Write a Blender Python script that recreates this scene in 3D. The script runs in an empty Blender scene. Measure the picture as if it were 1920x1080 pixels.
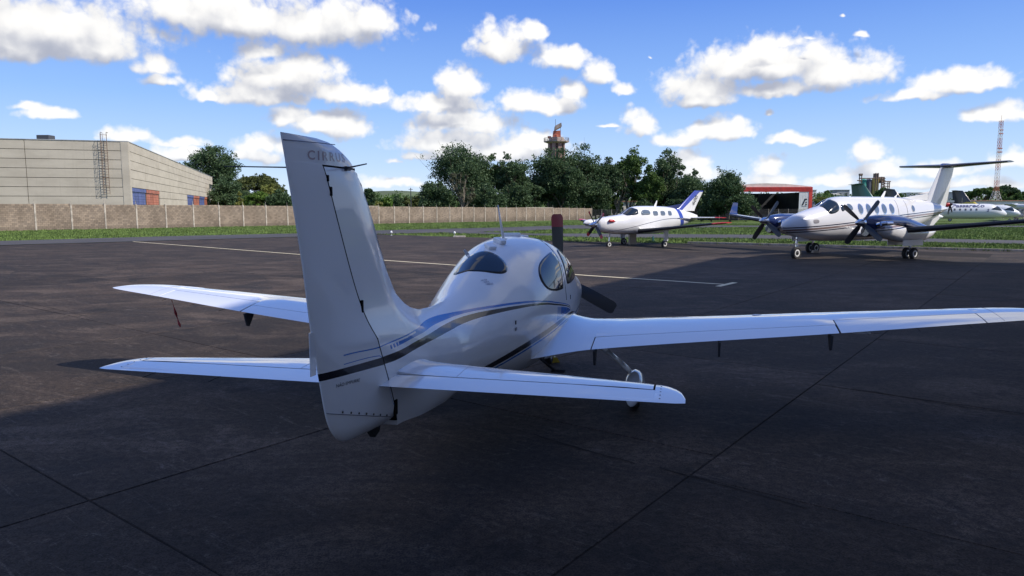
import bpy, bmesh, math, random
import numpy as np
from mathutils import Vector, Matrix, noise as mnoise
R = math.radians
sc = bpy.context.scene
# ------------------------------------------------------------------ camera
CAMH = 2.294; FPX = 1334.0; PITCH = .1139; ROLL = -.002
cam_d = bpy.data.cameras.new('camera'); cam = bpy.data.objects.new('camera', cam_d)
sc.collection.objects.link(cam); sc.camera = cam
cam_d.sensor_width = 36.0; cam_d.lens = 36.0 * FPX / 1920.0
cam_d.clip_start = .1; cam_d.clip_end = 6000
cam.location = (0, 0, CAMH)
cam.rotation_euler = (Matrix.Rotation(math.pi/2 - PITCH, 3, 'X') @ Matrix.Rotation(ROLL, 3, 'Z')).to_euler()
# ------------------------------------------------------------------ light
SUN_EL = R(45); SUN_AZ = R(108)          # azimuth clockwise from +Y: the sun stands to the right, a little behind
world = bpy.data.worlds.new('World'); sc.world = world; world.use_nodes = True
sun_d = bpy.data.lights.new('sun', 'SUN'); sun_d.energy = 4.5; sun_d.angle = R(.9); sun_d.color = (1, .93, .83)
sun = bpy.data.objects.new('sun', sun_d); sc.collection.objects.link(sun)
sdir = Vector((math.sin(SUN_AZ)*math.cos(SUN_EL), math.cos(SUN_AZ)*math.cos(SUN_EL), math.sin(SUN_EL)))
sun.rotation_euler = sdir.to_track_quat('Z', 'Y').to_euler(); sun.location = (20, -20, 30)
sc.view_settings.view_transform = 'Standard'; sc.view_settings.look = 'None'
sc.view_settings.exposure = 0.36; sc.view_settings.gamma = 1.0; sc.view_settings.use_curve_mapping = False
sc.render.engine = 'CYCLES'
sc.cycles.max_bounces = 7; sc.cycles.transparent_max_bounces = 8; sc.cycles.use_denoising = True
SKY_STRENGTH = .105

# ------------------------------------------------------------------ node helper
class NT:
    def __init__(s, tree): s.t = tree; s.n = tree.nodes; s.l = tree.links
    def put(s, sock, v):
        if v is None: return
        if hasattr(v, 'links') or isinstance(v, bpy.types.NodeSocket): s.l.new(v, sock)
        else: sock.default_value = v
    def node(s, typ, ins=(), **kw):
        n = s.n.new(typ)
        for k, v in kw.items(): setattr(n, k, v)
        for k, v in (ins.items() if isinstance(ins, dict) else enumerate(ins)): s.put(n.inputs[k], v)
        return n
    def m(s, op, a, b=None, c=None, clamp=False):
        n = s.n.new('ShaderNodeMath'); n.operation = op; n.use_clamp = clamp
        for i, v in enumerate((a, b, c)): s.put(n.inputs[i], v)
        return n.outputs[0]
    def v(s, op, a, b=None, c=None, scale=None):
        n = s.n.new('ShaderNodeVectorMath'); n.operation = op
        for i, x in enumerate((a, b, c)): s.put(n.inputs[i], x)
        if scale is not None: s.put(n.inputs['Scale'], scale)
        return n.outputs['Value'] if op in ('LENGTH', 'DOT_PRODUCT', 'DISTANCE') else n.outputs[0]
    def mix(s, f, a, b, mode='MIX'):
        n = s.n.new('ShaderNodeMix'); n.data_type = 'RGBA'; n.blend_type = mode
        s.put(n.inputs[0], f); s.put(n.inputs[6], a); s.put(n.inputs[7], b); return n.outputs[2]
    def fmix(s, f, a, b):
        n = s.n.new('ShaderNodeMix'); n.data_type = 'FLOAT'
        s.put(n.inputs[0], f); s.put(n.inputs[2], a); s.put(n.inputs[3], b); return n.outputs[0]
    def step(s, x, a, b):
        n = s.n.new('ShaderNodeMapRange'); n.interpolation_type = 'SMOOTHSTEP'
        s.put(n.inputs[0], x); s.put(n.inputs[1], a); s.put(n.inputs[2], b); return n.outputs[0]
    def noise(s, vec, scale, detail=3, rough=.5, dist=0, col=False):
        n = s.n.new('ShaderNodeTexNoise'); s.put(n.inputs['Vector'], vec); s.put(n.inputs['Scale'], scale)
        s.put(n.inputs['Detail'], detail); s.put(n.inputs['Roughness'], rough); s.put(n.inputs['Distortion'], dist)
        return n.outputs['Color'] if col else n.outputs[0]
    def sep(s, vec):
        n = s.n.new('ShaderNodeSeparateXYZ'); s.put(n.inputs[0], vec); return n.outputs
    def comb(s, x, y, z=0.):
        n = s.n.new('ShaderNodeCombineXYZ'); s.put(n.inputs[0], x); s.put(n.inputs[1], y); s.put(n.inputs[2], z); return n.outputs[0]
    def curve(s, x, pts, xmax):
        n = s.n.new('ShaderNodeFloatCurve'); c = n.mapping.curves[0]
        n.mapping.clip_min_x = 0; n.mapping.clip_max_x = 1
        P = [(px/xmax, py) for px, py in pts]
        c.points[0].location = P[0]; c.points[1].location = P[-1]
        for p in P[1:-1]: c.points.new(*p)
        for p in c.points: p.handle_type = 'AUTO_CLAMPED'
        n.mapping.update(); s.put(n.inputs[1], s.m('DIVIDE', x, xmax)); return n.outputs[0]

# ------------------------------------------------------------------ sky with clouds (direction based)
def pix_dir(px, py):
    a = px - 960; b = py - 540; cr, sr = math.cos(ROLL), math.sin(ROLL); a, b = a*cr + b*sr, -a*sr + b*cr
    c, s = math.cos(PITCH), math.sin(PITCH); up = -b/FPX; r = a/FPX
    x, y, z = r, c + up*s, -s + up*c
    return math.degrees(math.atan2(x, y)), math.degrees(math.atan2(z, math.hypot(x, y)))
CL = [(60,40,175,60,1),(190,88,55,28,1),(20,80,110,26,1),(285,125,45,22,.7),(292,152,34,13,.7),
 (430,28,150,42,1),(590,45,150,46,1),(690,42,60,30,1),(345,22,70,26,.9),(500,92,50,24,.85),
 (545,145,100,42,1),(480,178,100,22,1),(640,178,80,22,1),(390,180,36,14,1),(715,184,15,13,1),
 (540,222,38,20,.9),(640,238,58,28,1),(590,238,55,18,1),(500,268,60,22,.75),(480,290,60,16,.7),(560,280,80,14,.6),
 (92,210,42,13,.85),(48,195,28,11,.7),(238,255,34,13,1),(350,268,44,11,.85),(345,292,52,14,.95),
 (860,160,46,36,1),(830,200,100,18,1),(862,232,100,28,1),(990,192,60,24,1),(1072,172,28,28,1),(1045,200,52,20,1),
 (850,266,105,24,1),(935,285,120,20,1),(1000,268,72,22,1),(790,290,40,10,.8),
 (940,84,60,36,1),(1000,62,28,20,1),(1052,105,48,24,.95),(1112,140,30,26,.95),(1168,170,28,13,.9),
 (1197,235,30,26,1),(1265,264,46,15,1),(1355,245,60,19,1),(1142,238,22,5,.8),
 (1430,120,150,38,1),(1320,165,72,36,1),(1572,135,75,34,1),(1450,86,70,12,.85),(1315,190,60,16,1),(1440,172,100,16,.9),
 (1795,155,72,21,1),(1700,180,50,11,1),(1835,160,40,15,1),(1872,213,46,17,.95),(1490,264,44,11,1),
 (1285,298,46,18,.9),(1300,322,46,16,.9),(1440,312,30,22,.9),(1450,338,60,16,.9),(1628,290,28,20,.9),(1640,322,55,20,.9),
 (1560,340,60,14,.85),(1760,318,58,16,.8),(1800,345,80,12,.8),(1900,300,30,20,.9),(1700,350,90,10,.75),
 (700,345,34,14,.85),(760,342,40,11,.85),(700,372,60,8,.6),(1478,255,8,6,.6),(1618,65,18,6,.65),(1576,32,10,4,.5),(1222,102,10,5,.6),(1520,72,14,5,.6),
 (1880,345,60,12,.8),(590,310,60,12,.6),(740,300,20,8,.5),(640,332,60,12,.6),(1440,215,10,8,.5)]
def build_sky():
    N = NT(world.node_tree); N.n.clear()
    tc = N.node('ShaderNodeTexCoord').outputs['Generated']
    sky = N.node('ShaderNodeTexSky', sky_type='NISHITA', sun_disc=False, sun_elevation=SUN_EL, sun_rotation=SUN_AZ,
                 altitude=500, air_density=1.0, dust_density=.25, ozone_density=2.2).outputs[0]
    d = N.v('NORMALIZE', tc); x, y, z = N.sep(d)
    az = N.m('MULTIPLY', N.m('ARCTAN2', x, y), 57.2958)
    el = N.m('MULTIPLY', N.m('ARCSINE', z), 57.2958)
    p0 = N.comb(az, el, 0.)
    # colour grade of the clear sky: deep blue overhead as the air shows it
    def field(p, lo, hi):
        wob = N.v('SUBTRACT', N.noise(p, .16, 1, .5, 0, True), (.5, .5, .5))
        q = N.v('MULTIPLY_ADD', wob, (1.5, .9, 0), p)
        wob2 = N.v('SUBTRACT', N.noise(p, .8, 2, .5, 0, True), (.5, .5, .5))
        q = N.v('MULTIPLY_ADD', wob2, (1.2, .8, 0), q)
        acc = None
        for cx, cy, rx, ry, w in CL:
            u, v = pix_dir(cx, cy); sx = math.degrees(rx/FPX); sy = math.degrees(ry/FPX)
            v -= .16*sy; sy *= 1.22                       # flat base, domed top
            t_ = N.v('MULTIPLY_ADD', q, (1/sx, 1/sy, 0), (-u/sx, -v/sy, 0))
            l = N.v('LENGTH', N.v('MAXIMUM', t_, N.v('MULTIPLY', t_, (-1, -2.0, 0))))
            if w < 1: l = N.m('ADD', l, (1-w)*.9)
            acc = l if acc is None else N.m('SMOOTH_MIN', acc, l, .3)
        E = N.m('SUBTRACT', 1.20, acc)
        zz = N.m('ADD', N.m('MAXIMUM', z, 0.), .16)
        pl = N.v('ADD', N.comb(N.m('DIVIDE', x, zz), N.m('DIVIDE', y, zz), 0.), (7.3, 2.1, lo))
        px, py, pz = N.sep(p)
        ex = N.m('MAXIMUM', N.m('DIVIDE', N.m('SUBTRACT', N.m('ABSOLUTE', px), 38.), 6.), N.m('DIVIDE', N.m('SUBTRACT', py, 17.5), 2.5))
        rest = N.m('MINIMUM', N.m('MAXIMUM', ex, 0.), 1.)
        outs = []
        def puff(vec, scale):
            n = N.node('ShaderNodeTexVoronoi', {'Vector': vec, 'Scale': scale}, feature='F1')
            return n.outputs['Distance']
        wv = N.v('MULTIPLY_ADD', N.v('SUBTRACT', N.noise(p, 1.3, 2, .5, 0, True), (.5, .5, .5)), (.9, .9, 0), p)
        pf = N.m('SUBTRACT', .42, puff(wv, .55))
        for det in ((1.5, 7.) if hi else (1.5,)):
            D = N.m('MULTIPLY_ADD', N.m('SUBTRACT', N.noise(p, .42, det, .56, .2), .5), 1.05, E); D = N.m('MULTIPLY_ADD', pf, .50, D)
            if det > 3: D = N.m('MULTIPLY_ADD', N.m('SUBTRACT', .42, puff(wv, 1.5)), .34, D); D = N.m('MULTIPLY_ADD', N.m('SUBTRACT', N.noise(p, 2.4, 4, .6, .3), .5), .32, D)
            G = N.m('MULTIPLY', N.m('SUBTRACT', N.noise(pl, 1.0, det+1, .55, .2), .535), 6.0)
            outs.append(N.fmix(rest, D, G))
        return outs
    loA, dA = field(p0, 0., True)
    loB = field(N.v('ADD', p0, (.35, 1.35, 0)), .06, False)[0]
    alpha = N.m('POWER', N.step(dA, -.14, .50), .9)
    soft = N.m('SUBTRACT', loA, loB)
    crisp = N.m('SUBTRACT', dA, loA)
    sh_ = N.m('ADD', N.m('MULTIPLY', soft, .66), N.m('MULTIPLY', crisp, .38))
    sh_ = N.m('SUBTRACT', sh_, N.m('MULTIPLY', N.m('MAXIMUM', loB, 0.), .22))
    lit = N.step(sh_, -.66, .38)
    cc = N.mix(lit, (.35, .375, .455, 1), (.81, .80, .785, 1))
    haze = N.step(el, 9., 0.)
    cc = N.mix(N.m('MULTIPLY', haze, .35), cc, (.70, .755, .83, 1))
    skyc = N.v('SCALE', sky, scale=SKY_STRENGTH)
    # the clear air's own colour: pale at the horizon, deep blue higher up
    r = N.node('ShaderNodeValToRGB', {0: N.m('DIVIDE', N.m('MAXIMUM', el, 0.), 90.)}).outputs[0]
    cr = r.node.color_ramp; cr.elements[0].position = 0; cr.elements[0].color = (.60, .70, .86, 1)
    cr.elements[1].position = 1; cr.elements[1].color = (.07, .17, .50, 1)
    for p, c in ((.035, (.42, .58, .85, 1)), (.09, (.235, .425, .82, 1)), (.17, (.100, .240, .70, 1)), (.35, (.075, .18, .56, 1))):
        e = cr.elements.new(p); e.color = c
    skyc = N.mix(.85, skyc, r)
    out = N.mix(alpha, skyc, cc)
    bg = N.node('ShaderNodeBackground', {0: out, 1: 1.0})
    o = N.node('ShaderNodeOutputWorld'); N.l.new(bg.outputs[0], o.inputs[0])
    world.cycles.sampling_method = 'MANUAL'; world.cycles.sample_map_resolution = 512
build_sky()

# ------------------------------------------------------------------ materials
M = {}
def mat(name, col, rough=.5, metal=0., coat=0., spec=.5, var=0., vscale=1., bump=0., bscale=30., extra=None, emit=None, space='Object'):
    m = bpy.data.materials.new(name); m.use_nodes = True; N = NT(m.node_tree)
    b = N.n['Principled BSDF']; tc = N.node('ShaderNodeTexCoord').outputs['Object']
    if space == 'World': tc = N.node('ShaderNodeNewGeometry').outputs['Position']
    c = (*col, 1)
    if var:
        f = N.noise(tc, vscale, 5, .6)
        lo = tuple(max(0, x*(1-var)) for x in col) + (1,); hi = tuple(min(1, x*(1+var)) for x in col) + (1,)
        c = N.mix(N.step(f, .3, .7), lo, hi)
    if extra: c = extra(N, tc, c, b)
    N.put(b.inputs['Base Color'], c)
    b.inputs['Roughness'].default_value = rough if not hasattr(rough, 'links') else .5
    b.inputs['Metallic'].default_value = metal; b.inputs['Coat Weight'].default_value = coat
    b.inputs['Coat Roughness'].default_value = .015; b.inputs['Coat IOR'].default_value = 1.48; b.inputs['Specular IOR Level'].default_value = spec
    if bump:
        bn = N.node('ShaderNodeBump', {'Strength': bump, 'Distance': .02, 'Height': N.noise(tc, bscale, 4, .6)})
        N.l.new(bn.outputs[0], b.inputs['Normal'])
    if emit: b.inputs['Emission Color'].default_value = (*emit, 1); b.inputs['Emission Strength'].default_value = 1
    M[name] = m; return m

# paving: mottled grey-brown concrete/asphalt
def paving(N, tc, c, b):
    big = N.noise(tc, .13, 4, .6, .4); mid = N.noise(N.v('MULTIPLY', tc, (.6, 1, 1)), .9, 6, .68, .6)
    fine = N.noise(tc, 14., 5, .75); grit = N.noise(tc, 65., 3, .75)
    c = N.mix(N.step(big, .35, .65), (0.0314, 0.0227, 0.0177, 1), (0.0494, 0.0341, 0.0247, 1))
    c = N.mix(N.m('MULTIPLY', N.step(mid, .50, .62), .85), c, (0.0740, 0.0545, 0.0415, 1))
    c = N.mix(N.m('MULTIPLY', N.step(mid, .49, .40), .75), c, (0.0219, 0.0169, 0.0144, 1))
    st = N.noise(N.v('ADD', tc, (31, 7, 0)), .42, 8, .72, 1.4)
    c = N.mix(N.m('MULTIPLY', N.step(st, .53, .61), .7), c, (0.0171, 0.0142, 0.0132, 1))
    rot = N.node('ShaderNodeMapping', {0: tc, 2: (0, 0, .65)}).outputs[0]
    scr = N.noise(N.v('MULTIPLY', rot, (.7, 6, 1)), 1.5, 7, .75, 1.2)
    c = N.mix(N.m('MULTIPLY', N.step(scr, .55, .66), .55), c, (0.0950, 0.0760, 0.0640, 1))
    spk = N.noise(tc, 3.3, 8, .8, .5)
    c = N.mix(N.m('MULTIPLY', N.step(spk, .57, .65), .5), c, (0.1050, 0.0860, 0.0740, 1))
    ov = N.node('ShaderNodeTexVoronoi', {'Vector': N.v('ADD', tc, N.noise(tc, 2., 3, .6, 0, True)), 'Scale': .55}).outputs['Distance']
    c = N.mix(N.m('MULTIPLY', N.step(ov, .16, .05), .7), c, (0.0108, 0.0092, 0.0086, 1))
    k = N.fmix(.55, fine, grit)
    c = N.mix(1.0, c, N.mix(N.step(k, .40, .60), (.30, .30, .30, 1), (1.75, 1.75, 1.75, 1)), 'MULTIPLY')
    oi = N.node('ShaderNodeObjectInfo').outputs['Random']; c = N.mix(1.0, c, N.mix(oi, (.56, .565, .58, 1), (1.0, 1.01, 1.04, 1)), 'MULTIPLY')
    pos = N.node('ShaderNodeNewGeometry')
    bn = N.node('ShaderNodeBump', {'Strength': .55, 'Distance': .012, 'Height': N.m('ADD', N.m('MULTIPLY', fine, .7), N.m('MULTIPLY', grit, .4))})
    N.l.new(bn.outputs[0], b.inputs['Normal'])
    return c
mat('paving', (.1, .1, .1), .82, spec=.25, extra=paving, space='World')
def asphalt(N, tc, c, b):
    big = N.noise(tc, .1, 4, .6); fine = N.noise(tc, 9., 4, .7)
    c = N.mix(N.step(big, .3, .7), (.050, .050, .056, 1), (.075, .073, .078, 1))
    return N.mix(1.0, c, N.mix(fine, (.7, .7, .7, 1), (1.3, 1.3, 1.3, 1)), 'MULTIPLY')
mat('asphalt', (.05, .05, .05), .85, spec=.2, extra=asphalt, space='World')
mat('joint_filler', (.024, .021, .020), .9, spec=.1, space='World')
def grassy(N, tc, c, b):
    big = N.noise(tc, .09, 5, .65, .5); mid = N.noise(N.v('MULTIPLY', tc, (.35, 1, 1)), .9, 5, .7); fine = N.noise(tc, 6., 5, .75)
    c = N.mix(N.step(big, .35, .65), (.056, .092, .024, 1), (.090, .130, .038, 1))
    c = N.mix(N.m('MULTIPLY', N.step(mid, .52, .72), .5), c, (.17, .18, .065, 1))
    return N.mix(1.0, c, N.mix(N.step(fine, .25, .75), (.5, .5, .5, 1), (1.5, 1.5, 1.5, 1)), 'MULTIPLY')
mat('grass', (.06, .1, .03), .9, spec=.1, extra=grassy, space='World')
mat('grass_blade', (.11, .165, .045), .8, spec=.2, var=.5, vscale=.6, space='World')
mat('far_ground', (.07, .095, .04), .95, var=.4, vscale=.02, space='World')
def linepaint(N, tc, c, b):
    w = N.noise(tc, 7., 6, .8)
    return N.mix(N.step(w, .26, .44), (.16, .135, .10, 1), c)
mat('line_paint', (.62, .55, .38), .7, extra=linepaint, space='World')
def wallblock(N, tc, c, b):
    n = N.noise(tc, .5, 5, .6); n2 = N.noise(tc, 5.5, 2, .5)
    pos = N.sep(tc)
    c = N.mix(N.step(n, .35, .65), (.205, .165, .13, 1), (.27, .22, .175, 1))
    ri = N.node('ShaderNodeNewGeometry').outputs['Random Per Island']
    c = N.mix(1.0, c, N.mix(ri, (.78, .78, .80, 1), (1.20, 1.18, 1.16, 1)), 'MULTIPLY')
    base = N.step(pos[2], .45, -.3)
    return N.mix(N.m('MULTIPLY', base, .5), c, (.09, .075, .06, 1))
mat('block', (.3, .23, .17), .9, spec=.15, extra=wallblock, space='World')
mat('mortar', (.14, .12, .11), .95, spec=.1, space='World')
mat('post_concrete', (.38, .34, .295), .9, spec=.2, var=.3, vscale=2.5, space='World')
def precast(N, tc, c, b):
    n = N.noise(N.v('MULTIPLY', tc, (1, 1, 2.5)), .25, 5, .6); s = N.noise(N.v('MULTIPLY', tc, (2.2, 2.2, .12)), 1.2, 5, .65)
    c = N.mix(N.step(n, .3, .7), (.41, .37, .31, 1), (.49, .445, .375, 1))
    return N.mix(N.m('MULTIPLY', N.step(s, .55, .75), .30), c, (.30, .265, .22, 1))
mat('precast', (.5, .46, .4), .85, spec=.2, extra=precast, space='World')
mat('precast_gap', (.05, .048, .045), .9)
mat('door_blue', (.085, .11, .27), .55, var=.25, vscale=.5); mat('door_red', (.38, .13, .08), .55, var=.3, vscale=.5)
mat('dark_glass', (.02, .028, .035), .08, spec=.8); mat('rust_steel', (.16, .11, .085), .7, var=.4, vscale=6)
mat('steel', (.42, .43, .45), .35, metal=.9); mat('galv', (.38, .39, .40), .6, metal=.3, var=.2)
mat('dark_steel', (.05, .052, .058), .5); mat('black_rubber', (.018, .018, .02), .75); mat('chrome', (.75, .76, .79), .08, metal=1.)
mat('polished', (.62, .66, .74), .12, metal=1.); mat('white_metal', (.74, .73, .71), .45, var=.08, vscale=.6)
mat('hub_white', (.65, .65, .65), .4)
mat('red_cladding', (.62, .055, .04), .45, var=.12, vscale=1.5); mat('cream_roof', (.66, .61, .53), .6, var=.1)
mat('hangar_dark', (.055, .06, .075), .8, var=.3, vscale=.4); mat('hangar_wall', (.62, .62, .62), .7, var=.15, vscale=.3); mat('hangar_frame', (.12, .12, .14), .7)
mat('bark', (.10, .075, .055), .95, var=.35, vscale=2.5); mat('pale_bark', (.22, .19, .15), .95, var=.3, vscale=2.5)
mat('silo_yellow', (.66, .48, .14), .6, var=.2, vscale=.3); mat('silo_green', (.03, .22, .18), .6, var=.2, vscale=.3); mat('silo_grey', (.075, .08, .11), .6, var=.2)
mat('mast_red', (.42, .12, .07), .6); mat('mast_white', (.68, .66, .62), .6)
mat('tower_red', (.26, .16, .14), .7, var=.3, vscale=.6); mat('tower_concrete', (.33, .27, .24), .85, var=.3, vscale=.6)
mat('brick_red', (.33, .17, .12), .9, var=.2, vscale=.5); mat('house_white', (.62, .60, .57), .8, var=.12, vscale=.2); mat('house_grey', (.26, .27, .30), .8, var=.2, vscale=.2)
mat('yellow', (.55, .40, .03), .5); mat('red_tag', (.30, .02, .02), .7); mat('antenna_white', (.8, .8, .8), .3, coat=.5)
mat('blade_black', (.014, .014, .016), .35, coat=.2); mat('blade_red', (.22, .012, .018), .4, coat=.2); mat('blade_white', (.7, .7, .7), .4)
mat('blade_red_tip', (.45, .03, .04), .4)
mat('navy', (.016, .032, .12), .14, coat=1.); mat('navy_dark', (.012, .016, .035), .2, coat=1.); mat('boot_black', (.015, .017, .022), .35)
mat('decal_grey', (.18, .17, .19), .5); mat('decal_pink', (.40, .30, .32), .4, coat=.5); mat('decal_black', (.02, .02, .025), .5); mat('decal_navy', (.02, .03, .12), .4)
mat('tail_green', (.012, .085, .062), .3, coat=.6); mat('tail_black', (.018, .022, .032), .3, coat=.6); mat('tail_yellow', (.65, .47, .02), .35, coat=.6); mat('tail_red', (.42, .02, .03), .4)
mat('box_beige', (.50, .41, .31), .7); mat('tank_white', (.62, .63, .65), .3, coat=.6)
mat('windshield', (.012, .02, .03), .04, spec=.7)
mat('tinted_glass', (.006, .009, .014), .03, spec=.45)
mat('cabin_glass', (.10, .13, .17), .06, spec=.9, coat=1.)
mat('plane_white', (.80, .80, .81), .10, coat=1., spec=.8); M['plane_white'].node_tree.nodes['Principled BSDF'].inputs['Coat IOR'].default_value = 1.75
mat('gap_black', (.006, .006, .007), .8, spec=.1)
def leafmat(name, a, b_, tr=.25):
    m = bpy.data.materials.new(name); m.use_nodes = True; N = NT(m.node_tree); b = N.n['Principled BSDF']
    g = N.node('ShaderNodeNewGeometry'); ri = g.outputs['Random Per Island']
    n = N.noise(g.outputs['Position'], .35, 3, .6)
    f = N.fmix(.55, N.step(n, .3, .7), ri)
    c = N.mix(f, (*a, 1), (*b_, 1)); N.put(b.inputs['Base Color'], c)
    b.inputs['Roughness'].default_value = .6; b.inputs['Specular IOR Level'].default_value = .25
    tl = N.node('ShaderNodeBsdfTranslucent', {0: c}); mx = N.node('ShaderNodeMixShader', {0: tr}); N.l.new(b.outputs[0], mx.inputs[1]); N.l.new(tl.outputs[0], mx.inputs[2])
    N.l.new(mx.outputs[0], N.n['Material Output'].inputs[0]); M[name] = m
leafmat('leaf_dark', (.036, .074, .034), (.092, .142, .062)); leafmat('leaf_mid', (.04, .09, .022), (.10, .16, .04))
leafmat('leaf_yellow', (.13, .17, .035), (.24, .24, .07)); leafmat('leaf_bright', (.07, .15, .025), (.14, .22, .045))
leafmat('leaf_olive', (.055, .075, .022), (.11, .13, .04)); leafmat('leaf_grey', (.08, .09, .055), (.14, .14, .09))

# livery materials ---------------------------------------------------------
def band(N, z, hi, lo):            # 1 where lo < z < hi
    return N.m('MULTIPLY', N.m('GREATER_THAN', z, lo), N.m('LESS_THAN', z, hi))
def rng(N, x, a, b): return N.m('MULTIPLY', N.m('GREATER_THAN', x, a), N.m('LESS_THAN', x, b))
def near_livery(N, tc, c, b):
    x, y, z = N.sep(tc); XM = 8.0
    bu = N.curve(x, [(0,1.45),(.46,1.451),(.79,1.437),(1.1,1.437),(1.45,1.450),(1.8,1.457),(2.27,1.441),(2.71,1.427),(3.2,1.406),(3.71,1.358),(4.25,1.275),(4.85,1.163),(5.3,1.065),(8,.9)], XM)
    bl = N.curve(x, [(0,1.389),(.95,1.389),(1.3,1.400),(1.7,1.415),(2.23,1.417),(2.69,1.408),(3.19,1.387),(3.7,1.342),(4.25,1.262),(4.85,1.155),(5.3,1.060),(8,.89)], XM)
    blue = N.m('MULTIPLY', band(N, z, bu, bl), N.m('GREATER_THAN', x, .93))
    sl = N.m('FRACT', N.m('MULTIPLY', N.m('SUBTRACT', x, N.m('MULTIPLY', z, -.45)), 22.))
    slash = N.m('MAXIMUM', N.m('GREATER_THAN', sl, .42), N.m('GREATER_THAN', x, 1.06))
    blue = N.m('MULTIPLY', blue, slash)
    notch = N.m('MULTIPLY', band(N, z, N.m('SUBTRACT', bu, .009), N.m('SUBTRACT', bu, .021)), N.m('LESS_THAN', x, 1.35))
    blue = N.m('MULTIPLY', blue, N.m('SUBTRACT', 1., notch))
    thin = N.m('MULTIPLY', band(N, z, bu, N.m('SUBTRACT', bu, .008)), rng(N, x, .44, 1.3))
    t2 = N.curve(x, [(0,1.396),(.445,1.396),(.784,1.380),(1.0,1.382),(8,1.38)], XM)
    thin2 = N.m('MULTIPLY', band(N, z, t2, N.m('SUBTRACT', t2, .005)), rng(N, x, .445, 1.0))
    ku = N.curve(x, [(0,1.378),(.27,1.375),(.8,1.364),(1.05,1.358),(1.3,1.370),(1.65,1.385),(2.3,1.398),(2.67,1.394),(3.18,1.374),(3.69,1.334),(4.25,1.255),(4.85,1.146),(5.3,1.055),(8,.88)], XM)
    kl = N.curve(x, [(0,1.333),(.28,1.331),(.83,1.313),(1.0,1.306),(1.3,1.322),(1.6,1.335),(2.15,1.352),(2.64,1.357),(3.16,1.347),(3.68,1.315),(4.25,1.238),(4.85,1.138),(5.3,1.05),(8,.87)], XM)
    blk = band(N, z, ku, kl)
    lu = N.curve(x, [(0,.80),(2.0,.895),(2.66,.940),(3.44,1.005),(4.1,1.046),(4.9,1.062),(5.6,1.07),(8,1.08)], XM)
    ll = N.curve(x, [(0,.76),(2.0,.835),(2.87,.893),(3.55,.950),(4.31,.998),(4.9,1.028),(5.6,1.06),(8,1.07)], XM)
    lb = N.m('MULTIPLY', band(N, z, lu, ll), N.m('GREATER_THAN', x, 2.35))
    ltb = N.m('MULTIPLY', band(N, z, N.m('SUBTRACT', ll, .014), N.m('SUBTRACT', ll, .036)), N.m('GREATER_THAN', x, 2.35))
    box = N.m('MULTIPLY', N.m('MULTIPLY', band(N, z, N.m('SUBTRACT', kl, .012), N.m('ADD', lu, .02)), rng(N, x, 4.27, 5.3)),
              N.m('MAXIMUM', N.m('GREATER_THAN', x, 4.42), N.m('GREATER_THAN', N.m('FRACT', N.m('MULTIPLY', x, 20.)), .45)))
    allb = N.m('MAXIMUM', N.m('MAXIMUM', blue, N.m('MAXIMUM', thin, thin2)), N.m('MAXIMUM', ltb, box))
    c = N.mix(allb, c, (.010, .155, .52, 1)); c = N.mix(N.m('MAXIMUM', blk, lb), c, (.012, .014, .022, 1))
    return c
mat('near_livery', (.82, .82, .82), .22, coat=.5, spec=.3, extra=near_livery)
def ka_livery(N, tc, c, b):
    x, y, z = N.sep(tc); x = N.m('MULTIPLY', x, -1.)
    m = N.curve(x, [(0,.135),(1.2,.14),(4,.157),(7,.183),(9,.196),(13,.215)], 13.)
    m = N.m('MULTIPLY', m, 10.); c2 = c
    for off, w, col in ((.09, .025, (.02,.02,.05)), (-.02, .045, (.20,.14,.13)), (-.12, .025, (.02,.02,.05))):
        mm = N.m('ADD', m, off); c2 = N.mix(band(N, z, N.m('ADD', mm, w), N.m('SUBTRACT', mm, w)), c2, (*col, 1))
    return c2
mat('ka_livery', (.62, .62, .64), .22, coat=1., extra=ka_livery)
def pa_livery(N, tc, c, b):
    x, y, z = N.sep(tc); x = N.m('MULTIPLY', x, -1.)
    m = N.m('MULTIPLY', N.curve(x, [(0,.085),(1.0,.095),(2.5,.118),(4.2,.150),(5.4,.168),(6.6,.172),(9,.150)], 9.), 10.)
    w = N.curve(x, [(0,.03),(4,.03),(6.2,.04),(7.0,.14),(9,.3)], 9.)
    c = N.mix(rng(N, N.m('ADD', x, N.m('MULTIPLY', z, .35)), 7.25, 7.62), c, (.03, .055, .34, 1))
    return N.mix(band(N, z, m, N.m('SUBTRACT', m, w)), c, (.03, .035, .08, 1))
mat('pa_livery', (.68, .68, .69), .2, coat=1., extra=pa_livery)
def pa_tail(N, tc, c, b):
    x, y, z = N.sep(tc); x = N.m('MULTIPLY', x, -1.)
    e = N.m('MULTIPLY_ADD', N.m('SUBTRACT', x, 7.22), .74, 2.22)
    return N.mix(N.m('MAXIMUM', N.m('GREATER_THAN', z, e), N.m('GREATER_THAN', z, 3.36)), c, (.03, .055, .34, 1))
mat('pa_tail', (.68, .68, .69), .2, coat=1., extra=pa_tail)

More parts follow.
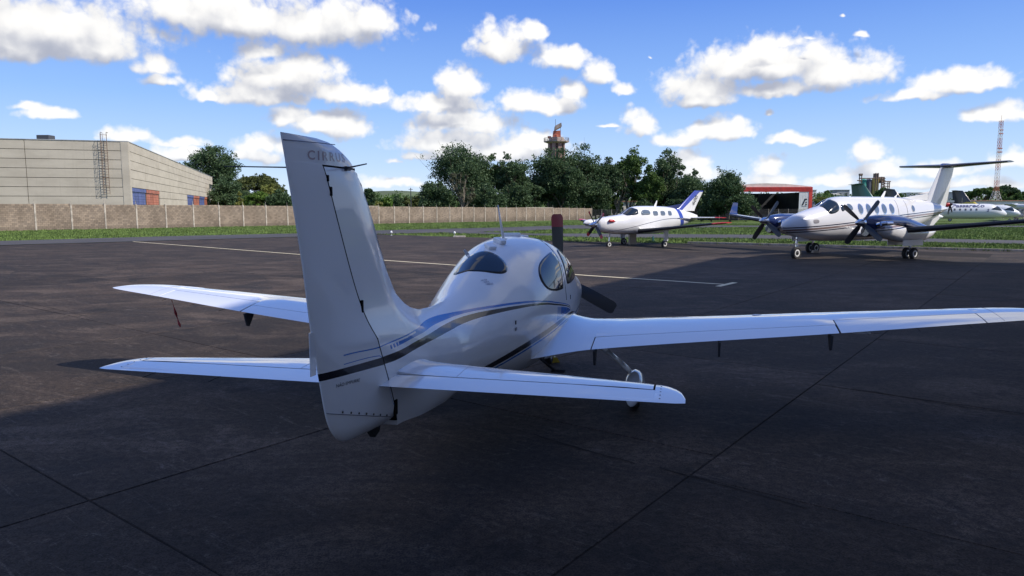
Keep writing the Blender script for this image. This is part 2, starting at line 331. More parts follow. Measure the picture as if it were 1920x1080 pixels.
# ------------------------------------------------------------------ object helpers
COL = sc.collection
def link(name, me, parent=None, mats=()):
    o = bpy.data.objects.new(name, me); COL.objects.link(o)
    if me is not None:
        for m in mats: me.materials.append(M[m] if isinstance(m, str) else m)
    if parent is not None: o.parent = parent
    return o
def thing(name, label, cat, loc=(0,0,0), rz=0, group=None):
    o = bpy.data.objects.new(name, None); COL.objects.link(o); o.empty_display_size = .2
    o.location = loc; o.rotation_euler = (0, 0, rz); o['label'] = label; o['category'] = cat
    if group: o['group'] = group
    return o
def tag(o, label, cat, group=None, kind=None):
    if label: o['label'] = label
    if cat: o['category'] = cat
    if group: o['group'] = group
    if kind: o['kind'] = kind
    return o
def pm(name, V, F, mt, parent=None, smooth=False, fm=None):
    me = bpy.data.meshes.new(name); me.from_pydata([tuple(map(float, v)) for v in V], [], F)
    me.validate(); me.update()
    mats = mt if isinstance(mt, (list, tuple)) else [mt]
    if fm: me.polygons.foreach_set('material_index', fm[:len(me.polygons)])
    if smooth: me.polygons.foreach_set('use_smooth', [True]*len(me.polygons))
    return link(name, me, parent, mats)
class MB:
    def __init__(s): s.V = []; s.F = []
    def add(s, V, F):
        n = len(s.V); s.V += [tuple(v) for v in V]; s.F += [tuple(i+n for i in f) for f in F]; return s
    def box(s, c, d, rz=0, rm=None):
        hx, hy, hz = d[0]/2, d[1]/2, d[2]/2; P = []
        for x in (-hx, hx):
            for y in (-hy, hy):
                for z in (-hz, hz):
                    v = Vector((x, y, z))
                    if rm is not None: v = rm @ v
                    if rz: v = Matrix.Rotation(rz, 3, 'Z') @ v
                    P.append((c[0]+v[0], c[1]+v[1], c[2]+v[2]))
        return s.add(P, [(0,1,3,2),(4,6,7,5),(0,4,5,1),(2,3,7,6),(0,2,6,4),(1,5,7,3)])
    def bar(s, a, b, r, n=6, r2=None, caps=True):
        a = Vector(a); b = Vector(b); d = (b-a); r2 = r if r2 is None else r2
        if d.length < 1e-6: return s
        q = d.to_track_quat('Z', 'Y'); P = []
        for p, rr in ((a, r), (b, r2)):
            for i in range(n):
                t = 2*math.pi*i/n; P.append(p + q @ Vector((rr*math.cos(t), rr*math.sin(t), 0)))
        F = [(i, (i+1) % n, n+(i+1) % n, n+i) for i in range(n)]
        if caps: F += [tuple(range(n))[::-1], tuple(range(n, 2*n))]
        return s.add(P, F)
    def prism(s, pts, axis, a, b):
        """2-D polygon extruded along axis from a to b"""
        def v(p, t): return {'x': (t, p[0], p[1]), 'y': (p[0], t, p[1]), 'z': (p[0], p[1], t)}[axis]
        n = len(pts); P = [v(p, a) for p in pts] + [v(p, b) for p in pts]
        return s.add(P, [(i, (i+1) % n, n+(i+1) % n, n+i) for i in range(n)] + [tuple(range(n))[::-1], tuple(range(n, 2*n))])
    def lathe(s, c, prof, axis='z', n=20):
        P = []
        for r, h in prof:
            for i in range(n):
                t = 2*math.pi*i/n; u, w = r*math.cos(t), r*math.sin(t)
                P.append({'z': (c[0]+u, c[1]+w, c[2]+h), 'x': (c[0]+h, c[1]+u, c[2]+w), 'y': (c[0]+u, c[1]+h, c[2]+w)}[axis])
        F = []
        for k in range(len(prof)-1):
            for i in range(n): F.append((k*n+i, k*n+(i+1) % n, (k+1)*n+(i+1) % n, (k+1)*n+i))
        F += [tuple(range(n))[::-1], tuple(range((len(prof)-1)*n, len(prof)*n))]
        return s.add(P, F)
    def build(s, name, mt, parent=None, smooth=False, bevel=0, seg=2):
        o = pm(name, s.V, s.F, mt, parent, smooth)
        if bevel:
            b = o.modifiers.new('bevel', 'BEVEL'); b.width = bevel; b.segments = seg; b.limit_method = 'ANGLE'; b.angle_limit = R(40)
        return o
def fixn(o):
    bm = bmesh.new(); bm.from_mesh(o.data); bmesh.ops.recalc_face_normals(bm, faces=bm.faces); bm.to_mesh(o.data); bm.free(); return o
def autosmooth(o, ang=35):
    bm = bmesh.new(); bm.from_mesh(o.data); bmesh.ops.recalc_face_normals(bm, faces=bm.faces)
    for f in bm.faces: f.smooth = True
    for e in bm.edges:
        if len(e.link_faces) == 2 and e.calc_face_angle(0) > R(ang): e.smooth = False
    bm.to_mesh(o.data); bm.free(); return o
def copy_tree(root, loc=None, rz=None, label=None):
    c = root.copy(); COL.objects.link(c)
    if loc is not None: c.location = loc
    if rz is not None: c.rotation_euler = (0, 0, rz)
    if label: c['label'] = label
    for ch in list(root.children):
        d = ch.copy(); COL.objects.link(d); d.parent = c
        for g in list(ch.children):
            e = g.copy(); COL.objects.link(e); e.parent = d
    return c
def text_mesh(body, size=1., shear=0., bold=0., align='LEFT', spacing=1.):
    cu = bpy.data.curves.new('txt', 'FONT'); cu.body = body; cu.size = size; cu.shear = shear; cu.offset = bold; cu.align_x = align
    cu.space_character = spacing; cu.resolution_u = 3; cu.fill_mode = 'FRONT'
    o = bpy.data.objects.new('txt', cu); COL.objects.link(o); dg = bpy.context.evaluated_depsgraph_get()
    me = bpy.data.meshes.new_from_object(o.evaluated_get(dg)); bpy.data.objects.remove(o); bpy.data.curves.remove(cu)
    V = [v.co.copy() for v in me.vertices]; F = [tuple(p.vertices) for p in me.polygons]; bpy.data.meshes.remove(me); return V, F
def gz(x, y):
    z = -.008*min(max(0, y-62), 120)
    t = min(max((x-15)/30., 0), 1); z -= .006*min(max(0, y-62), 80)*t
    if y > 230: u = min((y-230)/300., 1); z += 8.5*u*u*(3-2*u)
    if y > 560: z += (y-560)*.012
    return z
def at(px, Y): return (px-960)/FPX*Y*.9935
def zz(py, Y, px=960): return CAMH + (387.6 - (px-960)*.002 - py)/FPX*Y*.987
# ------------------------------------------------------------------ near aircraft: surface functions
def pch(T,col):
    X=[r[0] for r in T];Y=[r[col] for r in T];n=len(X)
    d=[(Y[i+1]-Y[i])/(X[i+1]-X[i]) for i in range(n-1)]
    m=[d[0]]+[0 if d[i-1]*d[i]<=0 else 2*d[i-1]*d[i]/(d[i-1]+d[i]) for i in range(1,n-1)]+[d[-1]]
    def g(x):
        if x<=X[0]: return Y[0]
        if x>=X[-1]: return Y[-1]
        i=0
        while x>X[i+1]: i+=1
        hh=X[i+1]-X[i];t=(x-X[i])/hh
        return Y[i]*(2*t**3-3*t*t+1)+m[i]*hh*(t**3-2*t*t+t)+Y[i+1]*(-2*t**3+3*t*t)+m[i+1]*hh*(t**3-t*t)
    return g
# x, ztop, zbot, halfwidth, zwide, n
FT=[(0.80,1.50,0.84,.050,1.15,2.0,2),
(1.0,1.49,0.86,.085,1.15,2.0,2),
(1.5,1.48,0.80,.165,1.12,2.0,1.9),
(2.0,1.485,0.76,.245,1.12,2.0,1.7),
(2.5,1.545,0.71,.33,1.14,2.0,1.62),
(3.0,1.70,0.64,.43,1.16,2.05,1.62),
(3.5,1.865,0.57,.52,1.17,2.1,1.7),
(4.0,1.95,0.51,.585,1.18,2.2,1.9),
(4.5,1.965,0.47,.62,1.19,2.3,2.2),
(5.0,1.94,0.45,.635,1.19,2.35,2.5),
(5.5,1.83,0.46,.62,1.17,2.35,2.6),
(5.9,1.62,0.49,.59,1.14,2.3,2.5),
(6.3,1.47,0.55,.55,1.12,2.3,2.4),
(6.8,1.41,0.64,.49,1.11,2.3,2.3),
(7.2,1.36,0.76,.40,1.12,2.2,2.2),
(7.5,1.30,0.94,.27,1.16,2.1,2.1)]
zt,zb,hw,zw,ne,nu=[pch(FT,i) for i in range(1,7)]
def fus(x,z):
    a=zw(x); r=(z-a)/((zt(x)-a) if z>a else (a-zb(x)))
    r=abs(r)
    if r>=1: return 0.
    n=nu(x) if z>a else ne(x)
    q=min(1,r*1.5); n=2+(n-2)*q*q*(3-2*q); return hw(x)*(1-r**n)**(1/n)

OUT=[(-.03,2.662),(.2,2.664),(.443,2.654),(.549,2.629),(.653,2.59),(.731,2.548),(.807,2.472),(.885,2.368),(.964,2.247),(1.088,2.025),(1.22,1.825),(1.328,1.707),(1.46,1.624),(1.644,1.553),(1.818,1.521),(2.064,1.508),(2.294,1.515),(2.6,1.56)]
HD = .2352; SH = .011
zout = pch([(p[0], p[1]) for p in OUT], 1)
def xh(z): return .319 + (2.516-z)*.4285
TEp = [(.864,.85),(.872,.719),(.896,.554),(.95,.448),(1.038,.369),(1.118,.332),(1.393,.261),(1.616,.206),(2.013,.137),(2.383,.052),(2.662,-.019)]
xte = pch(TEp, 1)
OUTL = np.array([(x, zout(x)) for x in np.linspace(-.03, 2.6, 160)])
def fin(x, z):
    if x < 2.6 and z >= zout(x): return 0.
    d = float(np.sqrt(((OUTL - (x, z))**2).sum(1)).min())
    w = .056*math.sqrt(min(d/.19, 1)) * (1 - .25*min(max((z-1.6)/1.0, 0), 1))
    if x > 2.0: w *= max(0, 1-(x-2.0)/.6)
    zz_ = zt(x)
    if z > zz_: w *= 1 + 1.3*math.exp(-(z-zz_)/.14)*min(d/.15, 1)
    else: w *= 1 + 1.3*min(d/.15, 1)
    return w
def field(x, z):
    f = fus(x, z)
    if x < 2.6: g = fin(x, z); f = (f**2.2 + g**2.2)**(1/2.2)
    return f
SRC = thing('light_aircraft', 'white low-wing single-engine plane with blue and black stripes, seen close from behind its tall fin', 'airplane', (-1.1377, 3.60, 0), math.pi/2-HD)
def sh(V): return [(v[0], v[1]-SH*v[0], v[2]) for v in V]
def npm(name, V, F, mt, smooth=True, parent=SRC, ang=None):
    o = pm(name, sh(V), F, mt, parent, False); fixn(o)
    if ang: autosmooth(o, ang)
    elif smooth: o.data.polygons.foreach_set('use_smooth', [True]*len(o.data.polygons))
    return o
def near_fuselage():
    bs = [xh(1.0)+.008]; b = bs[0]
    while b < 1.40: b += .045; bs.append(b)
    while b < 1.62: b += .012; bs.append(b)
    while b < 2.4: b += .04; bs.append(b)
    while b < 7.5: b += .08; bs.append(b)
    NZ = 44; V = []; F = []; n = 2*NZ
    for b in bs:
        s = -.4285*(1-min(max((b-1.55)/1.0, 0), 1)) if b < 2.55 else 0.
        X = lambda z: b + s*(z-1.0)
        z = 1.3
        if b < 2.6:
            while z < 2.512 and z < zout(X(z)) : z += .003
            zT = min(z, 2.512); cut = zT >= 2.512
        else: zT = zt(b); cut = False
        z = 1.0
        for _ in range(20): z = zb(X(z))
        zB = z; side = []
        for k in range(NZ):
            t = .5-.5*math.cos(math.pi*(k/(NZ-1))); z = zB + (zT-zB)*t
            y = field(X(z), min(max(z, zB+1e-4), zT-(0 if cut else 1e-4)))
            if k == 0 or (k == NZ-1 and not cut): y = 0.0005
            side.append((X(z), y, z))
        V += [(x, -y, z) for x, y, z in side] + [(x, y, z) for x, y, z in side[::-1]]
    for i in range(len(bs)-1):
        for k in range(n): F.append((i*n+k, i*n+(k+1) % n, (i+1)*n+(k+1) % n, (i+1)*n+k))
    F.append(tuple(range(n))); m = (len(bs)-1)*n
    # rounded cowl front
    for sc_, dx in ((.86, .05), (.62, .075)):
        a = len(V); cx, cz = bs[-1], 1.16
        for k in range(n): v = V[m+k]; V.append((bs[-1]+dx, v[1]*sc_, cz+(v[2]-cz)*sc_))
        pr = m if sc_ == .86 else a-n
        for k in range(n): F.append((pr+k, pr+(k+1) % n, a+(k+1) % n, a+k))
    F.append(tuple(range(len(V)-n, len(V))))
    return npm('fuselage', V, F, 'near_livery', ang=50)
fus_o = near_fuselage()
def rud_t(x, z):
    h = xh(z); a = xte(z); c = max(h-a, .01); th = field(h+.01, z) if z < 2.5 else fin(min(x+.02, .9), z)
    if z < 1.06: th = max(th, .03)
    t = min(max((x-a)/c, 0), 1); return .004 + th*(t**.75)
def near_rudder():
    root = None; V = []; F = []
    zs = list(np.linspace(.866, 1.1, 12)) + list(np.linspace(1.13, 2.523, 40)); K = 14
    for z in zs:
        a, h = xte(z), min(xh(z)-.008, 2); 
        if z < .905: h = min(h, .93 + (z-.866)*1.2)
        row = []
        for k in range(K):
            t = k/(K-1); x = a + (h-a)*(t**1.3 if True else t); y = rud_t(x, z)
            if z < .96: y *= math.sqrt(max(0, (z-.860)/.10))
            row.append((x, y, z))
        V += [(x, -y, z) for x, y, z in row] + [(x, y, z) for x, y, z in row[::-1]]
    n = 2*K
    for i in range(len(zs)-1):
        for k in range(n): F.append((i*n+k, i*n+(k+1) % n, (i+1)*n+(k+1) % n, (i+1)*n+k))
    F += [tuple(range(n)), tuple(range((len(zs)-1)*n, len(zs)*n))]
    # horn: everything above the rudder gap
    zs2 = list(np.linspace(2.522, 2.663, 14)); off = len(V)
    xle = lambda z: next((x for x in np.linspace(1.2, -.03, 800) if zout(x) >= z), 0.)
    for z in zs2:
        a = xte(z); e = xle(z) if z < 2.655 else .40 - (z-2.655)*8; row = []
        for k in range(K*2):
            t = k/(2*K-1); x = a+(e-a)*t
            d = min((e-x)/.25, 1); lead = math.sqrt(max(d, 0)); top = math.sqrt(min(max((2.668-z)/.07, 0), 1))
            y = .003 + .036*lead*min(1, ((x-a)/.32)**.8)*top
            if k == 2*K-1: y = .001
            row.append((x, y, z))
        V += [(x, -y, z) for x, y, z in row] + [(x, y, z) for x, y, z in row[::-1]]
    n = 4*K
    for i in range(len(zs2)-1):
        for k in range(n): F.append((off+i*n+k, off+i*n+(k+1) % n, off+(i+1)*n+(k+1) % n, off+(i+1)*n+k))
    F += [tuple(off+k for k in range(n)), tuple(off+(len(zs2)-1)*n+k for k in range(n))]
    o = npm('rudder', V, F, 'near_livery', ang=50)
    # hardware on the rudder
    m = MB()
    for i in range(7):
        t = i/6; x = .443+(.875-.443)*t; z = 1.111+(.973-1.111)*t; y = -(rud_t(x, z)+.002)
        m.bar((x, y+SH*0, z), (x, y-.003, z), .0065, 8)
    m.V = sh(m.V); r = m.build('rivets', 'gap_black', o); r['kind'] = 'stuff'
    m = MB(); P = []
    for i in range(25):
        t = i/24; x = .328+(.950-.328)*t; z = 1.133+(.940-1.133)*t; P.append((x, -(rud_t(x, z)+.0025), z))
    for a, b in zip(P, P[1:]): m.bar(a, b, .0022, 4)
    m.V = sh(m.V); m.build('fairing_seam', 'decal_grey', o)
    m = MB(); P = [(-.008, -.006, 2.627)] + [(x, -(.004+.036*min(1, ((x+.01)/.32)**.8)+.001), 2.627+.012*x/.45) for x in np.linspace(.05, .46, 8)]
    for a, b in zip(P, P[1:]): m.bar(a, b, .0022, 4)
    m.V = sh(m.V); m.build('cap_seam', 'decal_grey', o)
    m = MB(); m.box((.205, -.004, 1.50), (.055, .006, .24)); m.V = sh(m.V); m.build('trim_tab', 'plane_white', o)
    return o
rud = near_rudder()
# black strips painting the shade of the hinge gap, and hinge brackets
m = MB()
for i in range(30):
    z0_, z1_ = .90+i*(1.61/30), .90+(i+1)*(1.61/30)
    ya, yb = field(xh(z0_)+.01, z0_)+.0012, field(xh(z1_)+.01, z1_)+.0012
    P = [(xh(q)+dx, sy*yy, q) for q, yy in ((z0_, ya), (z1_, yb)) for dx in (-.0065, .0075) for sy in (-1, 1)]
    m.add(P, [(0,1,5,4), (2,6,7,3), (0,4,6,2), (1,3,7,5), (0,2,3,1), (4,5,7,6)])
m.bar((-.0+.33, 0, 2.517), (.76, 0, 2.517), .011, 5); m.V = sh(m.V); m.build('hinge_gap_shade', 'gap_black', SRC)
def side_y(x, z): return -(field(x, z))
for z, w_, h_ in ((2.45, .02, .035), (2.38, .022, .05), (1.70, .024, .075), (1.0, .045, .10)):
    x = xh(z); m = MB(); y = side_y(x+.02, z); m.box((x+.004, y-.002, z), (w_, .014, h_)); m.V = sh(m.V); m.build('hinge_bracket', 'gap_black', SRC, bevel=.003)
m = MB(); m.prism([(.86, .872), (1.02, .872), (1.0, .825), (.93, .80)], 'y', -.02, .02); m.V = sh(m.V); m.build('tie_down_skid', 'black_rubber', SRC, bevel=.004)
# lettering projected on the skin
def decal(name, body, p0, p1, hgt, mt, yf, parent, bold=0., side=-1, off=.003, spacing=1., shear=0.):
    V, F = text_mesh(body, 1., shear, bold, spacing=spacing); xs = [v.x for v in V]; ys = [v.y for v in V]
    x0, x1, y0, y1 = min(xs), max(xs), min(ys), max(ys); d = Vector((p1[0]-p0[0], p1[1]-p0[1])); u = d.normalized(); w = Vector((-u.y, u.x)) if u.x > 0 else Vector((u.y, -u.x))
    P = []
    for v in V:
        q = Vector(p0) + d*((v.x-x0)/(x1-x0)) + w*(hgt*((v.y-y0)/(y1-y0))); P.append((q.x, side*(yf(q.x, q.y)+off), q.y))
    o = pm(name, sh(P) if parent in (SRC, rud, fus_o) else P, F, mt, parent); return o
_xle = pch([(2.522, .764), (2.548, .731), (2.59, .653), (2.629, .549), (2.654, .443)], 1)
def horn_y(x, z): return .003+.036*math.sqrt(min(max((_xle(z)-x)/.25, 0), 1))*min(1, ((x-xte(z))/.32)**.8)*math.sqrt(min(max((2.668-z)/.07, 0), 1))
decal('brand_lettering', 'CIRRUS', (.185, 2.541), (.60, 2.549), .050, 'decal_pink', horn_y, rud, bold=.02, off=.0012, spacing=1.35)
decal('warning_lettering', 'NÃO EMPURRE', (.385, 1.271), (.585, 1.262), .024, 'decal_black', rud_t, rud, off=.0015)
# whisker antennas
for s in (-1, 1):
    m = MB(); b = (.60, s*.036, 2.518); m.bar(b, (.37, s*.27 if s < 0 else .60, 2.525), .0055, 6, .0035); m.box((.60, s*.036, 2.515), (.045, .03, .024)); m.V = sh(m.V); m.build('whisker_antenna', 'dark_steel', SRC)
# ---- lifting surfaces
def naca(s, t): return 5*t*(.2969*math.sqrt(max(s, 0))-.126*s-.3516*s*s+.2843*s**3-.1036*s**4)
class Wing:
    def __init__(w, le, te, z, t, cam=.015, inc=0.): w.le, w.te, w.z, w.t, w.cam, w.inc = le, te, z, t, cam, inc
    def pt(w, y, s, up, side, k=1.):
        le, te = w.le(y), w.te(y); c = le-te; x = le - s*c; h = naca(s, w.t(y))*c*k; cm = 4*w.cam*c*s*(1-s)
        return (x, y*side, w.z(y)+w.inc*c*(1-s)+cm+(h if up else -h))
    def strip(w, name, side, ys, s0, s1, mt, parent=None, n=14, tfn=None, ang=40):
        V = []; F = []; L_ = 2*n
        for y, in zip(ys) if not isinstance(ys[0], tuple) else [(q,) for q in ys]:
            if isinstance(y, tuple): y, a, b = y
            else: a, b = s0(y), s1(y)
            f = lambda k: a+(b-a)*((k/(n-1))**1.7 if a < .01 else k/(n-1))
            kk = tfn(y) if tfn else 1.
            V += [w.pt(y, f(k), True, side, kk) for k in range(n)] + [w.pt(y, f(k), False, side, 1.) for k in range(n-1, -1, -1)]
        for i in range(len(ys)-1):
            for k in range(L_): F.append((i*L_+k, i*L_+(k+1) % L_, (i+1)*L_+(k+1) % L_, (i+1)*L_+k))
        F += [tuple(range(L_)), tuple(range((len(ys)-1)*L_, len(ys)*L_))]
        return V, F
wle = pch([(0,5.86),(.6,5.82),(.98,5.78),(3.5,5.75),(5.2,5.70),(5.4,5.65),(5.6,5.55),(5.75,5.42),(5.84,5.24),(5.87,5.15)], 1)
wte = pch([(0,3.60),(.4,3.72),(.65,3.93),(.98,4.14),(3.475,4.585),(4.95,4.89),(5.3,4.955),(5.55,5.0),(5.7,5.03),(5.82,5.07),(5.87,5.10)], 1)
W1 = Wing(wle, wte, lambda y: .7165+.0783*y, lambda y: .15 - .02*min(y/5, 1), .012, .0)
def fl(y): return (.36-(y-.98)*.038)/(wle(y)-wte(y))
def al(y): return (.43-(y-3.5)*.068)/(wle(y)-wte(y))
for s in (1, -1):
    ys = [(0, 0, 1), (.3, 0, 1), (.45, 0, 1), (.55, 0, 1), (.65, 0, 1), (.75, 0, 1), (.86, 0, 1), (.98, 0, 1), (.981, 0, 1-fl(.98))]
    ys += [(y, 0, 1-fl(y)) for y in np.linspace(1.2, 3.50, 10)] + [(3.501, 0, 1-al(3.5))] + [(y, 0, 1-al(y)) for y in np.linspace(3.7, 4.95, 6)]
    ys += [(4.951, 0, 1)] + [(y, 0, 1) for y in (5.05, 5.2, 5.3, 5.4, 5.5, 5.6, 5.7, 5.76, 5.81, 5.85, 5.868)]
    ff = lambda y: 1 + .9*math.exp(-max(y-.5, 0)/.16)
    V, F = W1.strip('wing', s, ys, None, None, None, n=22, tfn=ff); wg = npm('wing', V, F, 'plane_white', ang=42)
    for nm, a, b, fn in (('flap', .992, 3.492, fl), ('aileron', 3.512, 4.938, al)):
        yy = [(y, 1-fn(y)+.010/(wle(y)-wte(y)), 1) for y in np.linspace(a, b, 12)]
        V, F = W1.strip(nm, s, yy, None, None, None, n=8); npm(nm, V, F, 'plane_white', ang=42)
        # black strip laid in the slot, its shade put into the colour
        m = MB()
        for q in range(12):
            y0_, y1_ = [a-.008+(b-a+.016)*(q+e)/12 for e in (0, 1)]
            A, B = [np.array(W1.pt(y_, 1-fn(y_)+.005/(wle(y_)-wte(y_)), True, s)) - (0, 0, .009) for y_ in (y0_, y1_)]
            m.bar(A, B, .008, 4)
        for ye in (a-.006, b+.006):
            A = np.array(W1.pt(ye, 1-fn(ye), True, s)) - (0, 0, .010); B = np.array(W1.pt(ye, .995, True, s)) - (0, 0, .004); m.bar(A, B, .007, 4, .003)
        m.V = sh(m.V); m.build('control_gap_shade', 'gap_black', wg)
    for yb in (1.02, 2.30, 3.42):
        m = MB(); xb = wte(yb); zb_ = W1.z(yb)
        m.prism([(xb+.20, zb_-.01), (xb-.03, zb_-.015), (xb+.02, zb_-.175), (xb+.07, zb_-.19)], 'y', s*yb-.011, s*yb+.011); m.V = sh(m.V); m.build('flap_bracket', 'dark_steel', SRC, bevel=.003)
m = MB(); m.box((4.78, -3.72, W1.z(3.72)-.025), (.16, .17, .012), rz=.18); m.V = sh(m.V); m.build('aileron_tab', 'plane_white', SRC)
# panel seams, static wicks
def seam(W_, y, s, parent, s0=.02, s1=.98, r=.0022):
    m = MB(); P = [np.array(W_.pt(y, t, True, s)) for t in np.linspace(s0, s1, 14)]
    for a, b in zip(P, P[1:]): m.bar(a, b, r, 4)
    m.V = sh(m.V); m.build('panel_seam', 'decal_grey', parent)
for s in (1, -1):
    for y in (1.12, 5.12): seam(W1, y, s, SRC, .02, .74 if y < 5 else .98)
    for y in (3.75, 4.25, 4.75): m = MB(); x = wte(y); m.bar((x, s*y, W1.z(y)), (x-.13, s*y, W1.z(y)-.012), .0025, 4); m.V = sh(m.V); m.build('static_wick', 'gap_black', SRC)
# fuel caps on the wings
for s in (1, -1):
    m = MB(); P = W1.pt(2.75, .28, True, s); m.lathe((P[0], P[1], P[2]-.004), [(.001, .0), (.055, .0), (.055, .006), (.04, .009), (.001, .009)], 'z', 20); m.V = sh(m.V); m.build('fuel_cap', 'steel', SRC, smooth=False)
sle = pch([(0,1.50),(.1,1.48),(1.8,1.17),(1.84,1.16),(1.9,1.11),(1.95,1.02),(1.975,.88)], 1)
ste = pch([(0,.775),(1.9,.785),(1.975,.80)], 1)
S1 = Wing(sle, ste, lambda y: 1.188, lambda y: .105, 0., .0)
for s in (1, -1):
    eh = lambda y: 1-.235/(sle(y)-ste(y)) if y < 1.7 else 1-(.235-.02*(y-1.7)/.1)/(sle(y)-ste(y))
    fs = lambda y: 1 + 1.1*math.exp(-max(y-.12, 0)/.09)
    yy = [(y, 0, eh(y)) for y in (.03, .09, .12, .16, .2, .26, .34, .45, .8, 1.2, 1.6, 1.785)]
    V, F = S1.strip('stabilizer', s, yy, None, None, None, n=18, tfn=fs); st = npm('stabilizer', V, F, 'plane_white', ang=42)
    yy = [(y, eh(y)+.012/(sle(y)-ste(y)), 1) for y in (.085, .3, .8, 1.3, 1.797)] + [(1.7975, 0, 1)] + [(y, 0, 1) for y in (1.83, 1.86, 1.89, 1.92, 1.95, 1.965, 1.974)]
    V, F = S1.strip('elevator', s, yy, None, None, None, n=14); ev = npm('elevator', V, F, 'plane_white', ang=42)
    m = MB()
    for q in range(10):
        y0_, y1_ = [.09+1.70*(q+e)/10 for e in (0, 1)]
        A, B = [np.array(S1.pt(y_, eh(y_)+.006/(sle(y_)-ste(y_)), True, s)) - (0, 0, .008) for y_ in (y0_, y1_)]; m.bar(A, B, .0075, 4)
    A = np.array(S1.pt(1.791, eh(1.79), True, s)) - (0, 0, .008); B = np.array(S1.pt(1.791, .05, True, s)) - (0, 0, .004); m.bar(A, B, .0065, 4, .004)
    m.V = sh(m.V); m.build('control_gap_shade', 'gap_black', st)  # black strip along the elevator slot, shade given as colour
    m = MB()
    for q in range(5):
        P = S1.pt(1.83, .22+.155*q, True, s); m.lathe((P[0], P[1], P[2]-.001), [(.001, 0), (.005, 0), (.005, .002), (.001, .0025)], 'z', 8)
    m.V = sh(m.V); m.build('screws', 'gap_black', ev)['kind'] = 'stuff'
for s in (1, -1):
    seam(S1, .55, s, SRC, .02, .62)
    for y in (1.0, 1.5): m = MB(); x = ste(y); m.bar((x, s*y, 1.188), (x-.12, s*y, 1.18), .002, 4); m.V = sh(m.V); m.build('static_wick', 'gap_black', SRC)
# ---- glazing laid on the skin
def patch(name, poly, fn, mt, parent, off=.004, rings=7, edge=-.004):
    """poly: 2-D outline; fn(p)-> 3-D point + outward normal; smooth Catmull outline"""
    n = len(poly); P = []
    for i in range(n):
        a, b, c, d = [np.array(poly[(i+k-1) % n], float) for k in range(4)]
        for t in (0, .25, .5, .75): P.append(.5*((2*b)+(-a+c)*t+(2*a-5*b+4*c-d)*t*t+(-a+3*b-3*c+d)*t**3))
    P = np.array(P); C_ = P.mean(0); n = len(P); V = []; F = []
    for k in range(rings):
        s = 1-k/rings
        for p in P: q, nn = fn(C_+(p-C_)*s); V.append(tuple(np.array(q)+np.array(nn)*(edge if k == 0 else off)))
        if k == 0:
            pass
    # thin rim so that the edge stands just proud of the paint
    rim = [tuple(np.array(fn(C_+(p-C_)*.985)[0])+np.array(fn(C_+(p-C_)*.985)[1])*off) for p in P]
    V = V[:n]+rim+V[n:]
    for k in range(rings):
        for i in range(n): F.append((k*n+i, k*n+(i+1) % n, (k+1)*n+(i+1) % n, (k+1)*n+i))
    q, nn = fn(C_); V.append(tuple(np.array(q)+np.array(nn)*off)); c = len(V)-1
    for i in range(n): F.append((rings*n+i, rings*n+(i+1) % n, c))
    return V, F
def side_fn(side):
    def f(p):
        x, z = p; y = fus(x, z); e = .01; dx = (fus(x+e, z)-fus(x-e, z))/(2*e); dz = (fus(x, z+e)-fus(x, z-e))/(2*e)
        nrm = np.array([-dx, side, -dz]); nrm = nrm/np.linalg.norm(nrm); nrm[1] = side*abs(nrm[1]); return (x, side*y, z), nrm
    return f
def top_z(x, y):
    lo, hi = zw(x), zt(x)
    for _ in range(30):
        m_ = (lo+hi)/2
        if fus(x, m_) > abs(y): lo = m_
        else: hi = m_
    return lo
def top_fn(p):
    x, y = p; e = .01; z = top_z(x, y); dx = (top_z(x+e, y)-top_z(x-e, y))/(2*e); dy = (top_z(x, y+e)-top_z(x, y-e))/(2*e)
    nrm = np.array([-dx, -dy, 1]); return (x, y, z), nrm/np.linalg.norm(nrm)
w1 = [(4.70,1.785),(4.40,1.757),(4.15,1.71),(4.0,1.655),(3.915,1.585),(3.905,1.52),(3.96,1.46),(4.08,1.415),(4.25,1.392),(4.42,1.382),(4.55,1.380),(4.60,1.392),(4.63,1.45),(4.675,1.54),(4.72,1.65),(4.745,1.745)]
w2 = [(4.823,1.424),(4.83,1.50),(4.86,1.62),(4.90,1.71),(4.97,1.775),(5.08,1.79),(5.24,1.74),(5.42,1.62),(5.55,1.51),(5.575,1.455),(5.50,1.425),(5.2,1.405),(4.95,1.402),(4.86,1.406)]
for s in (-1, 1):
    for q, nm in ((w1, 'rear_side_window'), (w2, 'door_window')):
        V, F = patch(nm, q, side_fn(s), None, None); npm(nm, V, F, 'tinted_glass', smooth=True)
rw = [(3.06,.10),(3.16,.155),(3.28,.15),(3.40,.07),(3.45,-.04),(3.52,-.14),(3.58,-.215),(3.575,-.265),(3.48,-.282),(3.34,-.262),(3.20,-.20),(3.10,-.12),(3.02,-.05),(3.0,.02)]
rw = [(3.04,.13),(3.14,.185),(3.28,.175),(3.42,.10),(3.48,0.),(3.50,-.10),(3.50,-.19),(3.46,-.255),(3.38,-.275),(3.28,-.25),(3.18,-.19),(3.09,-.11),(3.02,-.03),(3.0,.06)]
V, F = patch('rear_window', rw, top_fn, None, None); npm('rear_window', V, F, 'tinted_glass')
V, F = patch('windshield', [(5.30,.40),(5.22,.2),(5.20,0),(5.22,-.2),(5.30,-.40),(5.6,-.47),(5.9,-.46),(6.05,-.25),(6.12,0),(6.05,.25),(5.9,.46),(5.6,.47)], top_fn, None, None); npm('windshield', V, F, 'windshield')
